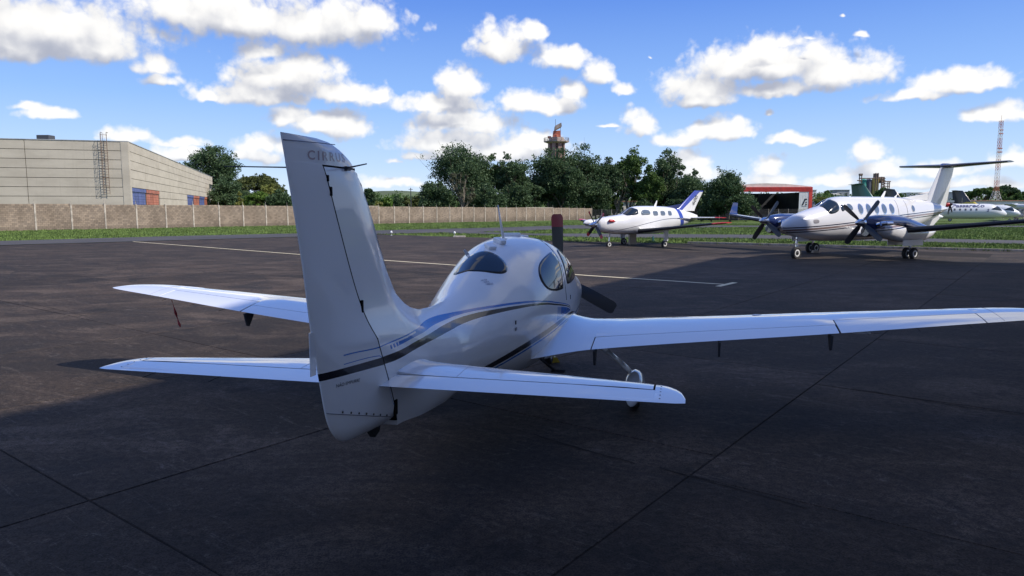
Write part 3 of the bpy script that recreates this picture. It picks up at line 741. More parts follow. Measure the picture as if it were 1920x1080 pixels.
# door seam
m = MB(); P = []
for x, z in [(4.99,1.925),(4.90,1.90),(4.83,1.86),(4.80,1.80),(4.79,1.72),(4.765,1.62),(4.735,1.52),(4.71,1.42),(4.70,1.32),(4.70,1.24)]:
    q, nn = side_fn(-1)((x, z)); P.append(np.array(q)+nn*.001)
for a, b in zip(P, P[1:]): m.bar(a, b, .0035, 4)
m.V = sh(m.V); m.build('door_seam', 'gap_black', SRC)
for x, z, w_, h_ in ((4.93, 1.245, .012, .05), (3.06, 1.235, .02, .035)):
    q, nn = side_fn(-1)((x, z)); m = MB(); m.box(np.array(q)+nn*.002, (w_, .006, h_)); m.V = sh(m.V); m.build('latch' if x > 4 else 'static_port', 'gap_black', SRC)
q, nn = side_fn(-1)((3.06, 1.175)); m = MB(); m.box(np.array(q)+nn*.002, (.045, .004, .028)); m.V = sh(m.V); m.build('placard', 'decal_grey', SRC)
# small text block on the rear deck
TV, TF = text_mesh('NO STEP\nHANDLE\nCAREFULLY', 1., 0, 0)
P = []
for v in TV:
    X_ = 2.95 + v.x*.019; Y_ = -.150 + v.y*.021 - v.x*.008
    q, nn = top_fn((X_, Y_)); P.append(tuple(np.array(q)+nn*.003))
# aerials on the roof
m = MB(); q, nn = top_fn((4.10, -.05)); q = np.array(q); m.prism([(q[0]-.035, q[2]-.01), (q[0]+.05, q[2]-.01), (q[0]-.21, q[2]+.36), (q[0]-.225, q[2]+.36)], 'y', q[1]-.006, q[1]+.006); m.box(q+(0, 0, .002), (.14, .05, .012)); m.V = sh(m.V); m.build('blade_antenna', 'antenna_white', SRC, bevel=.003)
for x, y, d in ((4.75, .02, (.22, .20, .04)), (5.0, -.06, (.10, .08, .025)), (3.86, -.07, (.13, .08, .045)), (3.62, -.04, (.12, .09, .035))):
    q, nn = top_fn((x, y)); rm = Vector(nn).to_track_quat('Z', 'Y').to_matrix(); m = MB(); m.box(np.array(q)+nn*(d[2]/2-.004), (d[1], d[0], d[2]), rm=rm); m.V = sh(m.V); m.build('roof_aerial', 'antenna_white', SRC, bevel=.012, seg=3)
m = MB(); q, nn = top_fn((3.60, .19)); q = np.array(q); m.bar(q-nn*.01, q+nn*.06, .022, 10, .012); m.V = sh(m.V); m.build('cabin_vent', 'galv', SRC)
# propeller, spinner
def propeller(parent, c, Rr, n, a0, mat_b, mat_t, w=.19, spin=.17, spin_l=.34, pitch=.45, smat='chrome', tipl=.2, fwd=1):
    c = Vector(c); m = MB(); pr = [(spin*math.cos(t), spin_l*math.sin(t)) for t in np.linspace(0, math.pi/2-.08, 8)]
    m.lathe((c[0], c[1], c[2]), [(spin*.98, -.08)] + [(r, h) for r, h in pr], 'x', 22); o = m.build('spinner', smat, parent); autosmooth(o, 30)
    for k in range(n):
        a = a0 + 2*math.pi*k/n; ru = Vector((0, -math.cos(a), math.sin(a))); tu = Vector((0, math.sin(a), math.cos(a)))
        for lo, hi, mt, nm in ((.12, 1-tipl, mat_b, 'blade'), (1-tipl, 1., mat_t, 'blade_tip')):
            if nm == 'blade_tip' and k > 0 and mat_t == 'blade_red': mt = mat_b
            if nm == 'blade_tip' and mat_t is None: continue
            V = []; F = []; S_ = 9
            hi_ = 1. if mat_t is None else hi
            for i in range(S_):
                t = lo + (hi_-lo)*i/(S_-1); r = t*Rr
                ch = w*(.45+.75*math.sin(min(t, .55)/.55*math.pi/2)) * (1 if t < .93 else math.sqrt(max(.3, 1-((t-.93)/.07)**2*.6)))
                if t < .2: ch *= .7
                tw = pitch*(1.35-.9*t); cu = Vector((math.sin(tw), 0, 0))*fwd + tu*math.cos(tw); nu = Vector((math.cos(tw), 0, 0))*fwd - tu*math.sin(tw)
                th = .028*(1.15-t)
                for u, q_ in ((-.5, 0), (-.25, th), (.2, th*.9), (.5, 0), (.2, -th*.3), (-.25, -th*.4)): V.append(c + ru*r + cu*(u*ch) + nu*q_)
            for i in range(S_-1):
                for k2 in range(6): F.append((i*6+k2, i*6+(k2+1) % 6, (i+1)*6+(k2+1) % 6, (i+1)*6+k2))
            F += [tuple(range(6)), tuple(range((S_-1)*6, S_*6))]
            o = pm(nm, V, F, mt, parent); autosmooth(o, 50)
propeller(SRC, (7.66, -.084, 1.19), .99, 3, R(92), 'blade_black', 'blade_red', w=.165, spin=.19, spin_l=.30, smat='plane_white', tipl=.20)
# landing gear
def tyre(parent, c, r, w, name='wheel', hub='hub_white', axis='y'):
    m = MB(); m.lathe(c, [(r*.55, -w*.42), (r*.85, -w*.5), (r*.97, -w*.33), (r, 0), (r*.97, w*.33), (r*.85, w*.5), (r*.55, w*.42)], axis, 26); o = m.build(name, 'black_rubber', parent); autosmooth(o, 40)
    m = MB(); m.lathe(c, [(.02, -w*.40), (r*.3, -w*.40), (r*.5, -w*.46), (r*.57, -w*.44), (r*.57, w*.44), (r*.5, w*.46), (r*.3, w*.40), (.02, w*.40)], axis, 20); h = m.build('rim', hub, o); autosmooth(h, 30); return o
for s in (-1, 1):
    y = s*1.40; V = []; F = []; n = 16
    for i, x in enumerate(np.linspace(0, 1, 15)):
        X_ = 4.34 + x*.98; w_ = .125*math.sin(math.pi*min(1, (x*.93+.05)))**.6; top = .15 + .29*math.sin(math.pi*min(x*.92+.06, 1))**.55; bot = .155-.075*math.sin(math.pi*min(x*.95+.03, 1))**.8
        for k in range(n):
            t = 2*math.pi*k/n; V.append((X_, y+w_*math.cos(t)*(1 if abs(math.cos(t)) < .9 else .97), (top+bot)/2+(top-bot)/2*math.sin(t)))
    for i in range(14):
        for k in range(n): F.append((i*n+k, i*n+(k+1) % n, (i+1)*n+(k+1) % n, (i+1)*n+k))
    F += [tuple(range(n)), tuple(range(14*n, 15*n))]; npm('wheel_fairing', V, F, 'plane_white')
    m = MB()
    A = [(4.72, s*.93, .77), (4.76, s*1.08, .66), (4.82, s*1.24, .52), (4.86, s*1.36, .40)]
    for a, b in zip(A, A[1:]):
        for k in range(-2, 3): m.bar((a[0]+k*.028, a[1], a[2]), (b[0]+k*.026, b[1], b[2]), .026-.005*abs(k), 8)
    m.V = sh(m.V); m.build('gear_leg', 'plane_white', SRC, smooth=True)
    tyre(SRC, (4.84, y-SH*4.84, .185), .185, .13)
m = MB(); m.bar((6.55, 0, .70), (6.85, 0, .25), .03, 10); m.V = sh(m.V); m.build('nose_gear_leg', 'steel', SRC)
V = []; F = []; n = 12
for i, x in enumerate(np.linspace(0, 1, 11)):
    X_ = 6.45+x*.75; w_ = .10*math.sin(math.pi*(x*.94+.03))**.6; top = .16+.24*math.sin(math.pi*(x*.94+.03))**.6; bot = .16-.07*math.sin(math.pi*(x*.94+.03))
    for k in range(n): t = 2*math.pi*k/n; V.append((X_, w_*math.cos(t), (top+bot)/2+(top-bot)/2*math.sin(t)))
for i in range(10):
    for k in range(n): F.append((i*n+k, i*n+(k+1) % n, (i+1)*n+(k+1) % n, (i+1)*n+k))
npm('wheel_fairing', V, F, 'plane_white'); tyre(SRC, (6.85, -SH*6.85, .17), .17, .11)
m = MB(); m.bar((3.80, -.52, .74), (4.02, -.62, .58), .014, 8); m.box((4.02, -.66, .57), (.10, .14, .012)); m.V = sh(m.V); m.build('boarding_step', 'black_rubber', SRC)
m = MB()
for x in (1.55, 1.72): 
    for z in (.93, 1.0): q, nn = side_fn(-1)((x, z)); m.bar(np.array(q)-nn*.003, np.array(q)+nn*.003, .006, 8)
q, nn = side_fn(-1)((1.60, .97)); m.bar(np.array(q)-nn*.003, np.array(q)+nn*.003, .016, 12)
m.V = sh(m.V); m.build('access_screws', 'decal_grey', SRC)['kind'] = 'stuff'
pmx = pm('step_lettering', sh(P), TF, 'decal_navy', SRC)
# red flagged pitot streamer and tie down under the left wing
Q = SRC.matrix_world
def nearw(x, y, z):
    H = Vector((math.sin(HD), math.cos(HD), 0)); L_ = Vector((-math.cos(HD), math.sin(HD), 0)); return Vector((-1.1377, 3.60, z)) + H*x + L_*(y-SH*x)
a = Vector((4.86, 4.72, W1.z(4.72)-.02)); V = []; F = []
for i in range(9):
    t = i/8; w_ = .019 if 2 < i < 8 else .006; tw = i*.7; c = a + Vector((-.02*t, -.13*t, -.36*t))
    if i == 3: w_ = .012
    o_ = Vector((math.cos(tw)*w_, math.sin(tw)*w_, 0)); V += [nearw(*(c-o_)), nearw(*(c+o_))]
F = [(2*i, 2*i+1, 2*i+3, 2*i+2) for i in range(8)]
st = pm('streamer', V, F, 'red_tag'); s_ = st.modifiers.new('solid', 'SOLIDIFY'); s_.thickness = .003
tag(st, 'red fabric warning streamer hanging under the left wing tip of the near plane', 'streamer')
# ------------------------------------------------------------------ ground
def ground_mesh():
    xs = sorted(set(list(np.arange(-120, 161, 8.)) + [-2500, -1200, -600, -350, -220, 220, 320, 480, 700, 1200, 2500]))
    ys = sorted(set(list(np.arange(20, 260, 6.)) + [-1500, -300, -60, 0, 290, 330, 380, 430, 480, 530, 600, 800, 1200, 2500]))
    V = [(x, y, gz(x, y)-.03) for y in ys for x in xs]; n = len(xs)
    F = [(j*n+i, j*n+i+1, (j+1)*n+i+1, (j+1)*n+i) for j in range(len(ys)-1) for i in range(n-1)]
    return V, F
V, F = ground_mesh(); g = pm('ground', V, F, 'grass', smooth=True); g['kind'] = 'structure'
AP = [(-130,-33),(-31.4,43.6),(-23.7,49.5),(-16.5,55.3),(-11.1,60),(-4.5,55.2),(-.8,52.7),(3.5,46.9),(11,44.5),(25.7,35.7),(45,24),(120,-21),(120,-90),(-130,-90)]
def flat_poly(name, P, z, mt):
    bm = bmesh.new(); vs = [bm.verts.new((x, y, z if not callable(z) else z(x, y))) for x, y in P]; f = bm.faces.new(vs)
    bmesh.ops.triangulate(bm, faces=[f]); bmesh.ops.recalc_face_normals(bm, faces=bm.faces)
    for f in bm.faces:
        if f.normal.z < 0: f.normal_flip()
    me = bpy.data.meshes.new(name); bm.to_mesh(me); bm.free(); return link(name, me, None, [mt])
apron = flat_poly('apron', AP, -.012, 'paving'); apron['kind'] = 'structure'
JA = R(37.4); JD = Vector((math.sin(JA), math.cos(JA), 0)); JN = Vector((-math.cos(JA), math.sin(JA), 0)); NW, DW = 3.55, 3.95
def jp(n, d, z=0.): p = JN*n + JD*d; return (p.x, p.y, z)
n0, n1, d0, d1 = 2.36-7*NW, 2.36+7*NW, -2.3, -2.3+11*DW
flt = pm('joint_filler', [jp(n0, d0-4, -.008), jp(n1, d0-4, -.008), jp(n1, d1, -.008), jp(n0, d1, -.008)], [(0,3,2,1)], 'joint_filler', apron)
rnd = random.Random(5)
COLOFF = {0: 0, 1: 0, 2: .0, -1: -.6, -2: -.6}
def inside_ap(p):
    c = False; j = len(AP)-1
    for i in range(len(AP)):
        (xi, yi), (xj, yj) = AP[i], AP[j]
        if (yi > p[1]) != (yj > p[1]) and p[0] < (xj-xi)*(p[1]-yi)/(yj-yi)+xi: c = not c
        j = i
    return c
g_ = .0055
def slab_mesh():
    V = []; b = .006
    for z, i in ((-.03, 0), (-b, 0), (0, b)):
        V += [JN*(g_+i)+JD*(g_+i)+Vector((0,0,z)), JN*(NW-g_-i)+JD*(g_+i)+Vector((0,0,z)), JN*(NW-g_-i)+JD*(DW-g_-i)+Vector((0,0,z)), JN*(g_+i)+JD*(DW-g_-i)+Vector((0,0,z))]
    F = [(k*4+i, k*4+(i+1) % 4, (k+1)*4+(i+1) % 4, (k+1)*4+i) for k in range(2) for i in range(4)] + [(8, 9, 10, 11)]
    me = bpy.data.meshes.new('slab'); me.from_pydata([tuple(v) for v in V], [], F); me.materials.append(M['paving'])
    bm = bmesh.new(); bm.from_mesh(me)
    for f in bm.faces:
        if f.normal.z < -.1: f.normal_flip()
    bm.to_mesh(me); bm.free(); return me
sm_ = slab_mesh()
for i in range(14):
    k = i-7; off = .6 if k >= 0 else 0.
    for j in range(11):
        dd = d0 + j*DW + off
        if dd + DW > d1: continue
        nn_ = n0 + i*NW; c = JN*(nn_+NW/2)+JD*(dd+DW/2)
        if not all(inside_ap(((JN*(nn_+a*NW)+JD*(dd+b*DW)).x, (JN*(nn_+a*NW)+JD*(dd+b*DW)).y)) for a in (0, 1) for b in (0, 1)): continue
        if c.y < 1.0 or abs(c.x) > c.y*.80+4: continue
        o = bpy.data.objects.new('slab', sm_); COL.objects.link(o); o.parent = apron; o.location = (JN*nn_+JD*dd) + Vector((0, 0, rnd.uniform(-.0015, .001)))
# wandering surface cracks, cut lines of tar
def strip_line(name, P, w, mt, z, label=None, parent=None, jit=.0, seed=1):
    r_ = random.Random(seed); Q = []
    for a, b in zip(P, P[1:]):
        a, b = Vector(a), Vector(b); n = max(1, int((b-a).length/.12)) if jit else 1
        for i in range(n): Q.append(a+(b-a)*(i/n)+Vector((r_.uniform(-jit, jit), r_.uniform(-jit, jit))))
    Q.append(Vector(P[-1])); V = []
    for i, p in enumerate(Q):
        d = (Q[min(i+1, len(Q)-1)]-Q[max(i-1, 0)]).normalized(); nn = Vector((-d.y, d.x)); ww = w*(r_.uniform(.4, 1.2) if jit else 1)
        V += [(p.x-nn.x*ww/2, p.y-nn.y*ww/2, z), (p.x+nn.x*ww/2, p.y+nn.y*ww/2, z)]
    F = [(2*i, 2*i+2, 2*i+3, 2*i+1) for i in range(len(Q)-1)]; o = pm(name, V, F, mt, parent); fixn(o)
    bm = bmesh.new(); bm.from_mesh(o.data)
    for f in bm.faces:
        if f.normal.z < 0: f.normal_flip()
    bm.to_mesh(o.data); bm.free(); return o
for i, P in enumerate([[(.21,6.99),(.65,6.55),(1.1,6.16)], [(1.3,6.05),(1.7,5.7),(2.25,5.2)], [(4.3,8.8),(5.0,8.1),(5.9,7.4)], [(-12,17.3),(-9,14.9)], [(-13.4,30),(-6,33)], [(-16,24),(-9.5,22.6),(-5,23.4)]]):
    o = strip_line('surface_crack', P, .018, 'joint_filler', .004, jit=.012, seed=i, parent=apron)
def ring_poly(name, far, near, mt, dz, kind='structure'):
    V = []; F = []; K = 10
    def dens(P):
        o = []
        for a, b in zip(P, P[1:]):
            for i in range(6): o.append((a[0]+(b[0]-a[0])*i/6, a[1]+(b[1]-a[1])*i/6))
        return o+[P[-1]]
    A, B = dens(far), dens(near)
    for a, b in zip(A, B):
        for k in range(K+1): x = a[0]+(b[0]-a[0])*k/K; y = a[1]+(b[1]-a[1])*k/K; V.append((x, y, gz(x, y)+dz))
    n = K+1
    for i in range(len(A)-1):
        for k in range(K): F.append((i*n+k, i*n+k+1, (i+1)*n+k+1, (i+1)*n+k))
    o = pm(name, V, F, mt); o['kind'] = kind; return o
ring_poly('taxiway', [(-134,-28),(-35.4,49.2),(-27.2,56.8),(-18.4,62.5),(-13.3,73),(0,87),(7.6,99),(38,103),(120,98),(300,60)],
          [(-130,-33),(-31.4,43.6),(-23.7,49.5),(-16.5,55.3),(-11.1,60.5),(0,68),(5.9,77),(36,91),(116,86),(290,48)], 'asphalt', .012)
ring_poly('taxi_lane', [(-4,66.2),(1.8,60.9),(6.4,60.7),(19,57.7),(33.8,47),(70,24),(130,-12)], [(-6,62.8),(1.7,57.0),(5.6,53.3),(16.8,51),(30.6,42.5),(66,20),(126,-16)], 'asphalt', .008)
kb = MB(); KP = [(11.0,44.55),(25.75,35.8),(45,24.1),(80,3)]
for a, b in zip(KP, KP[1:]):
    L_ = math.dist(a, b); n = int(L_/1.0)
    for i in range(n):
        t = (i+.5)/n; kb.box((a[0]+(b[0]-a[0])*t, a[1]+(b[1]-a[1])*t, .045), (L_/n-.015, .14, .12), rz=math.atan2(b[1]-a[1], b[0]-a[0]))
o = kb.build('kerb', 'post_concrete'); o['kind'] = 'structure'
# painted line with its T end
LP = [(-25.54,48.04),(-10.4,34.65),(-2.32,28.08),(2.5,23.7),(6.30,20.85)]
pl = strip_line('painted_line', LP, .15, 'line_paint', .004); strip_line('line_end', [(5.91,20.30),(6.73,21.35)], .17, 'line_paint', .008, parent=pl); pl['kind'] = 'structure'
WS = Vector((-50.7, 76, 0)); WD = Vector((.578, .816, 0)).normalized()
# grass tufts where the eye can still tell them
def inpoly(P, x, y):
    c = False; j = len(P)-1
    for i in range(len(P)):
        if (P[i][1] > y) != (P[j][1] > y) and x < (P[j][0]-P[i][0])*(y-P[i][1])/(P[j][1]-P[i][1])+P[i][0]: c = not c
        j = i
    return c
TX = [(-134,-28),(-35.4,49.2),(-27.2,56.8),(-18.4,62.5),(-13.3,73),(0,87),(7.6,99),(38,103),(120,98),(116,86),(36,91),(5.9,77),(0,68),(-11.1,60.5),(-16.5,55.3),(-23.7,49.5),(-31.4,43.6),(-130,-33)]
TL = [(-4,66.2),(1.8,60.9),(6.4,60.7),(19,57.7),(33.8,47),(70,24),(66,20),(30.6,42.5),(16.8,51),(5.6,53.3),(1.7,57.0),(-6,62.8)]
rr = np.random.RandomState(3); V = []; F = []; cnt = 0
while cnt < 52000:
    y = 36 + 100*rr.rand()**1.5; x = (rr.rand()*2-1)*.78*y
    if inpoly(AP, x, y) or inpoly(TX, x, y) or inpoly(TL, x, y): continue
    if (Vector((x, y, 0))-WS).dot(Vector((WD.y, -WD.x, 0))) < .3 and x < 19: continue
    cnt += 1; z = gz(x, y)-.03; s_ = (.06+.10*rr.rand())*(1 if rr.rand() < .97 else 1.7)
    for k in range(3):
        t = rr.rand()*6.28; n = len(V); ox, oy = rr.randn(2)*.09; V += [(x+ox-.03*math.cos(t), y+oy-.03*math.sin(t), z), (x+ox+.03*math.cos(t), y+oy+.03*math.sin(t), z), (x+ox+rr.randn()*.04, y+oy+rr.randn()*.04, z+s_)]; F.append((n, n+1, n+2))
tag(pm('grass', V, F, 'grass_blade'), None, None, kind='stuff')
# ------------------------------------------------------------------ boundary wall of concrete blocks
WS = Vector((-50.7, 76, 0)); WD = Vector((.578, .816, 0)).normalized(); WN = Vector((WD.y, -WD.x, 0)); SP = 3.57; WH = 2.8; WA = math.atan2(WD.y, WD.x)
wall = thing('boundary_wall', 'long brown concrete-block wall with pale posts running behind the grass', 'wall', tuple(WS), 0)
def panel_mesh():
    m = MB(); r_ = random.Random(2); bw, bh = .385, .195; nb = 9; W_ = SP-.16; w_ = W_/nb
    for j in range(14):
        o_ = (j % 2)*.5
        for i in range(-1, nb+1):
            x0_ = max(0, (i+o_)*w_+.007); x1_ = min(W_, (i+1+o_)*w_-.007)
            if x1_-x0_ < .05: continue
            dep = r_.uniform(-.006, .006)
            m.box(((x0_+x1_)/2+.08, -.04-dep, j*.2+.1), (x1_-x0_, .12, .186))
    V = [tuple(WD*v[0] - WN*v[1] + Vector((0, 0, v[2]))) for v in m.V]
    me = bpy.data.meshes.new('block_panel'); me.from_pydata(V, [], m.F); me.materials.append(M['block']); bm = bmesh.new(); bm.from_mesh(me); bmesh.ops.recalc_face_normals(bm, faces=bm.faces); bm.to_mesh(me); bm.free()
    m = MB(); m.box((SP/2, .0, 1.4), (SP-.1, .06, 2.78)); V = [tuple(WD*v[0] - WN*v[1] + Vector((0, 0, v[2]))) for v in m.V]
    me2 = bpy.data.meshes.new('mortar'); me2.from_pydata(V, [], m.F); me2.materials.append(M['mortar'])
    m = MB(); m.box((0, -.04, 1.42), (.17, .24, 2.86)); m.box((0, -.04, 3.05), (.03, .03, .45)); V = [tuple(WD*v[0] - WN*v[1] + Vector((0, 0, v[2]))) for v in m.V]
    me3 = bpy.data.meshes.new('post'); me3.from_pydata(V, [], m.F); me3.materials.append(M['post_concrete'])
    for q in (me2, me3):
        bm = bmesh.new(); bm.from_mesh(q); bmesh.ops.recalc_face_normals(bm, faces=bm.faces); bm.to_mesh(q); bm.free()
    return me, me2, me3
pa_, mo_, po_ = panel_mesh()
for i in range(-5, 35):
    p = WD*(SP*i); wz = gz(*(WS+p).xy)-.03
    if i < 34:
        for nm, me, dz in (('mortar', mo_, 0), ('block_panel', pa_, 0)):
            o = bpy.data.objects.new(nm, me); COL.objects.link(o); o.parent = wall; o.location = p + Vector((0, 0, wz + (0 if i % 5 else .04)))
            if nm == 'block_panel': o['kind'] = 'stuff'
    o = bpy.data.objects.new('post', po_); COL.objects.link(o); o.parent = wall; o.location = p + Vector((0, 0, wz + .03*((i*7) % 3)))
    if i in (13, 26, 27, 28): m = MB(); m.box((p.x+WD.x*SP/2, p.y+WD.y*SP/2, wz+2.86), (SP, .2, .09), rz=WA); m.build('coping', 'post_concrete', wall)
# wire fence going on from the wall end
fe = thing('wire_fence', 'dark wire mesh fence with thin posts beyond the end of the block wall', 'fence', (19.6, 175, gz(19.6, 175)))
m = MB()
for i in range(48): m.box((i*2.4, 0, 1.3), (.10, .10, 2.6))
m.build('post', 'post_concrete', fe)['kind'] = 'stuff'
m = MB()
for k in range(16): m.bar((0, 0, .1+k*.16), (47*2.4, 0, .1+k*.16), .018, 4)
for i in range(560): m.bar((i*.2, 0, 0), (i*.2, 0, 2.5), .012, 3)
m.build('wire_mesh', 'dark_steel', fe)['kind'] = 'stuff'
# ------------------------------------------------------------------ concrete warehouse on the left
BC = Vector((at(247, 100), 100, 0)); BU = Vector((-.304, .953, 0)).normalized(); BV = Vector((-BU.y, BU.x, 0)); BH = 11.4; RH = 1.245; CW = 12.35
if BV.x > 0: BV = -BV
bz = -.4
wh = thing('warehouse', 'large beige precast concrete warehouse with blue and orange roller doors behind the wall', 'building', (BC.x, BC.y, bz))
core = MB(); A = Vector((0,0,0)); inn = .16
P = [A+BU*inn+BV*inn, A+BU*(CW*10-inn)+BV*inn, A+BU*(CW*10-inn)+BV*74, A+BU*inn+BV*74]
core.prism([(p.x, p.y) for p in P], 'z', 0, BH-bz-.3); fixn(core.build('core', 'precast_gap', wh))
rf = MB(); P = [A-BU*.06-BV*.06, A+BU*(CW*10+.06)-BV*.06, A+BU*(CW*10+.06)+BV*74, A-BU*.06+BV*74]
rf.prism([(p.x, p.y) for p in P], 'z', BH-bz-.10, BH-bz); fixn(rf.build('roof_edge', 'galv', wh))
def quadbox(dirv, nrm, w, h, t=.15):
    """box: width along dirv, outer face at nrm*0, local mesh"""
    V = []
    for n_ in (0, -t):
        for a, b in ((0, 0), (w, 0), (w, h), (0, h)): V.append(tuple(dirv*a+nrm*n_+Vector((0, 0, b))))
    F = [(0,1,2,3),(7,6,5,4),(0,4,5,1),(1,5,6,2),(2,6,7,3),(3,7,4,0)]; return V, F
def shared(name, V, F, mt):
    me = bpy.data.meshes.new(name); me.from_pydata(V, [], F); me.materials.append(M[mt]); bm = bmesh.new(); bm.from_mesh(me); bmesh.ops.recalc_face_normals(bm, faces=bm.faces); bm.to_mesh(me); bm.free(); return me
GP = .07
mR = shared('wall_panel', *quadbox(BU, -BV, CW-GP, RH-GP), 'precast'); mL = shared('wall_panel', *quadbox(BV, -BU, CW-GP, RH-GP), 'precast')
mRt = shared('wall_panel', *quadbox(BU, -BV, CW-GP, RH+.12-GP), 'precast')
doors = {0: 'door_blue', 1: 'door_red', 5: 'door_blue', 6: 'door_red', 7: 'door_blue', 8: 'door_red'}
ztop_ = BH-bz-.1
rr_ = random.Random(9)
for c in range(10):
    for r in range(9):
        zb_ = ztop_-RH*(r+1)
        if c in doors and r >= 5: continue
        if zb_ < -.2: continue
        o = bpy.data.objects.new('wall_panel', mR); COL.objects.link(o); o.parent = wh; o.location = BU*(c*CW+GP/2) + BV*rr_.uniform(-.012, .012) + Vector((0, 0, zb_+GP/2))
    if c in doors:
        z1 = ztop_-RH*5; m = MB()
        for w_ in range(2):
            for s_ in range(14):
                V, F = quadbox(BU, -BV, (CW-1.0)/2-.12, z1/14-.03, .08); off_ = BU*(c*CW+.35+w_*(CW-.7)/2)+BV*.12+Vector((0,0,s_*z1/14)); m.add([tuple(Vector(v)+off_) for v in V], F)
        d_ = fixn(m.build('roller_door', doors[c], wh))
        V, F = quadbox(BU, -BV, CW-.5, .5, .10); m = MB(); m.add([tuple(Vector(v)+BU*(c*CW+.25)+Vector((0,0,z1-.55))) for v in V], F); fixn(m.build('door_header', doors[c], d_))
for c in range(6):
    for r in range(9):
        zb_ = ztop_-RH*(r+1)
        if zb_ < -.2: continue
        o = bpy.data.objects.new('wall_panel', mL); COL.objects.link(o); o.parent = wh; o.location = BV*(c*CW+GP/2+.0) + BU*rr_.uniform(-.012, .012) + Vector((0, 0, zb_+GP/2))
V, F = quadbox(BU, -BV, .9, BH-bz-.1, .1); m = MB(); m.add([tuple(Vector(v)-BU*.02-BV*.05) for v in V], F); V, F = quadbox(BV, -BU, .9, BH-bz-.1, .1); m.add([tuple(Vector(v)-BU*.045) for v in V], F); fixn(m.build('corner_post', 'precast', wh))
for c0, z_ in ((9.15, 7.7), (9.6, 7.7), (9.15, 2.6), (9.6, 2.6)):
    V, F = quadbox(BU, -BV, 4.6, 1.3, .1); m = MB(); m.add([tuple(Vector(v)+BU*(c0*CW)-BV*.06+Vector((0,0,z_-bz))) for v in V], F); fixn(m.build('window', 'dark_glass', wh))
# caged ladder and roof cowl
La = BC + BV*2.85 - BU*.35
lad = thing('wall_ladder', 'rusty caged steel ladder fixed to the left face of the warehouse', 'ladder', (La.x, La.y, bz))
m = MB()
zl0, zl1 = 4.5, BH-bz+1.1
for s in (-.36, .36): m.bar(BV*s+Vector((0,0,zl0)), BV*s+Vector((0,0,zl1)), .034, 5)
m.build('rail', 'rust_steel', lad)
z = zl0+.15
rg = shared('rung', [tuple(v) for v in MB().bar(BV*-.36, BV*.36, .024, 5).V], MB().bar(BV*-.36, BV*.36, .024, 5).F, 'rust_steel')
while z < BH-bz: o = bpy.data.objects.new('rung', rg); COL.objects.link(o); o.parent = lad; o.location = (0, 0, z); z += .36
for z in np.arange(5.6, BH-bz+.9, 1.15):
    m = MB(); P = [BV*(-.42*math.cos(t)) - BU*(.62*math.sin(t)) + Vector((0, 0, z)) for t in np.linspace(0, math.pi, 9)]
    for a, b in zip(P, P[1:]): m.bar(a, b, .022, 4)
    m.build('cage_hoop', 'rust_steel', lad)
m = MB()
for t in (.5, 1.1, 2.0, 2.65): q = BV*(-.42*math.cos(t)) - BU*(.62*math.sin(t)); m.bar(q+Vector((0,0,5.6)), q+Vector((0,0,BH-bz+.9)), .015, 4)
m.bar(BV*.36+Vector((0,0,zl1)), BV*.36+BU*1.1+Vector((0,0,zl1)), .035, 4); m.bar(BV*-.36+Vector((0,0,zl1)), BV*-.36+BU*1.1+Vector((0,0,zl1)), .035, 4)
m.bar(BV*.36+BU*1.1+Vector((0,0,zl1-1.1)), BV*.36+BU*1.1+Vector((0,0,zl1)), .035, 4); m.build('cage_bar', 'rust_steel', lad)
v_ = BC+BV*10.6+BU*3.; m = MB(); m.box((v_.x, v_.y, BH+.45), (1.7, 1.4, .62)); m.box((v_.x, v_.y, BH+.1), (1.3, 1.1, .3)); tag(m.build('roof_vent', 'dark_steel', None, bevel=.05), 'small dark vent box standing on the warehouse roof', 'vent')
# ------------------------------------------------------------------ hangar behind and right of the camera (it shades the apron)
HA = R(32); HDv = Vector((math.sin(HA), math.cos(HA), 0)); HN = Vector((-math.cos(HA), math.sin(HA), 0)); HO = -3.9; T0, T1 = -45, 35.4; HH = 13.2
hg = thing('hangar', 'tall grey metal hangar beside the apron', 'hangar', tuple(HN*HO))
def hq(t, n, z): p = HDv*t+HN*n; return (p.x, p.y, z)
m = MB(); m.add([hq(T0,0,HH),hq(T1,0,HH),hq(T1,-34,HH),hq(T0,-34,HH),hq(T0,0,HH-.9),hq(T1,0,HH-.9),hq(T1,-34,HH-.9),hq(T0,-34,HH-.9)], [(0,1,2,3),(4,7,6,5),(0,4,5,1),(1,5,6,2),(2,6,7,3),(3,7,4,0)]); fixn(m.build('roof', 'galv', hg))
m = MB()
for a, b, c, d in ((T0,-34,T1,-34.2),(T1,0,T1-.2,-34),(T0,0,T0+.2,-34)): m.add([hq(a,b,0),hq(c,b,0),hq(c,d,0),hq(a,d,0),hq(a,b,HH-.95),hq(c,b,HH-.95),hq(c,d,HH-.95),hq(a,d,HH-.95)], [(0,1,2,3),(4,7,6,5),(0,4,5,1),(1,5,6,2),(2,6,7,3),(3,7,4,0)])
m.add([hq(T0+.3,-.5,0),hq(T1-.3,-.5,0),hq(T1-.3,-.7,0),hq(T0+.3,-.7,0),hq(T0+.3,-.5,HH-.95),hq(T1-.3,-.5,HH-.95),hq(T1-.3,-.7,HH-.95),hq(T0+.3,-.7,HH-.95)], [(0,1,2,3),(4,7,6,5),(0,4,5,1),(1,5,6,2),(2,6,7,3),(3,7,4,0)])
fixn(m.build('wall', 'hangar_wall', hg))
for t in np.linspace(T0+1, T1-.6, 8): m = MB(); P = hq(t, -.3, HH/2-.45); m.box(P, (.35, .35, HH-.9), rz=math.pi/2-HA); m.build('column', 'hangar_frame', hg)
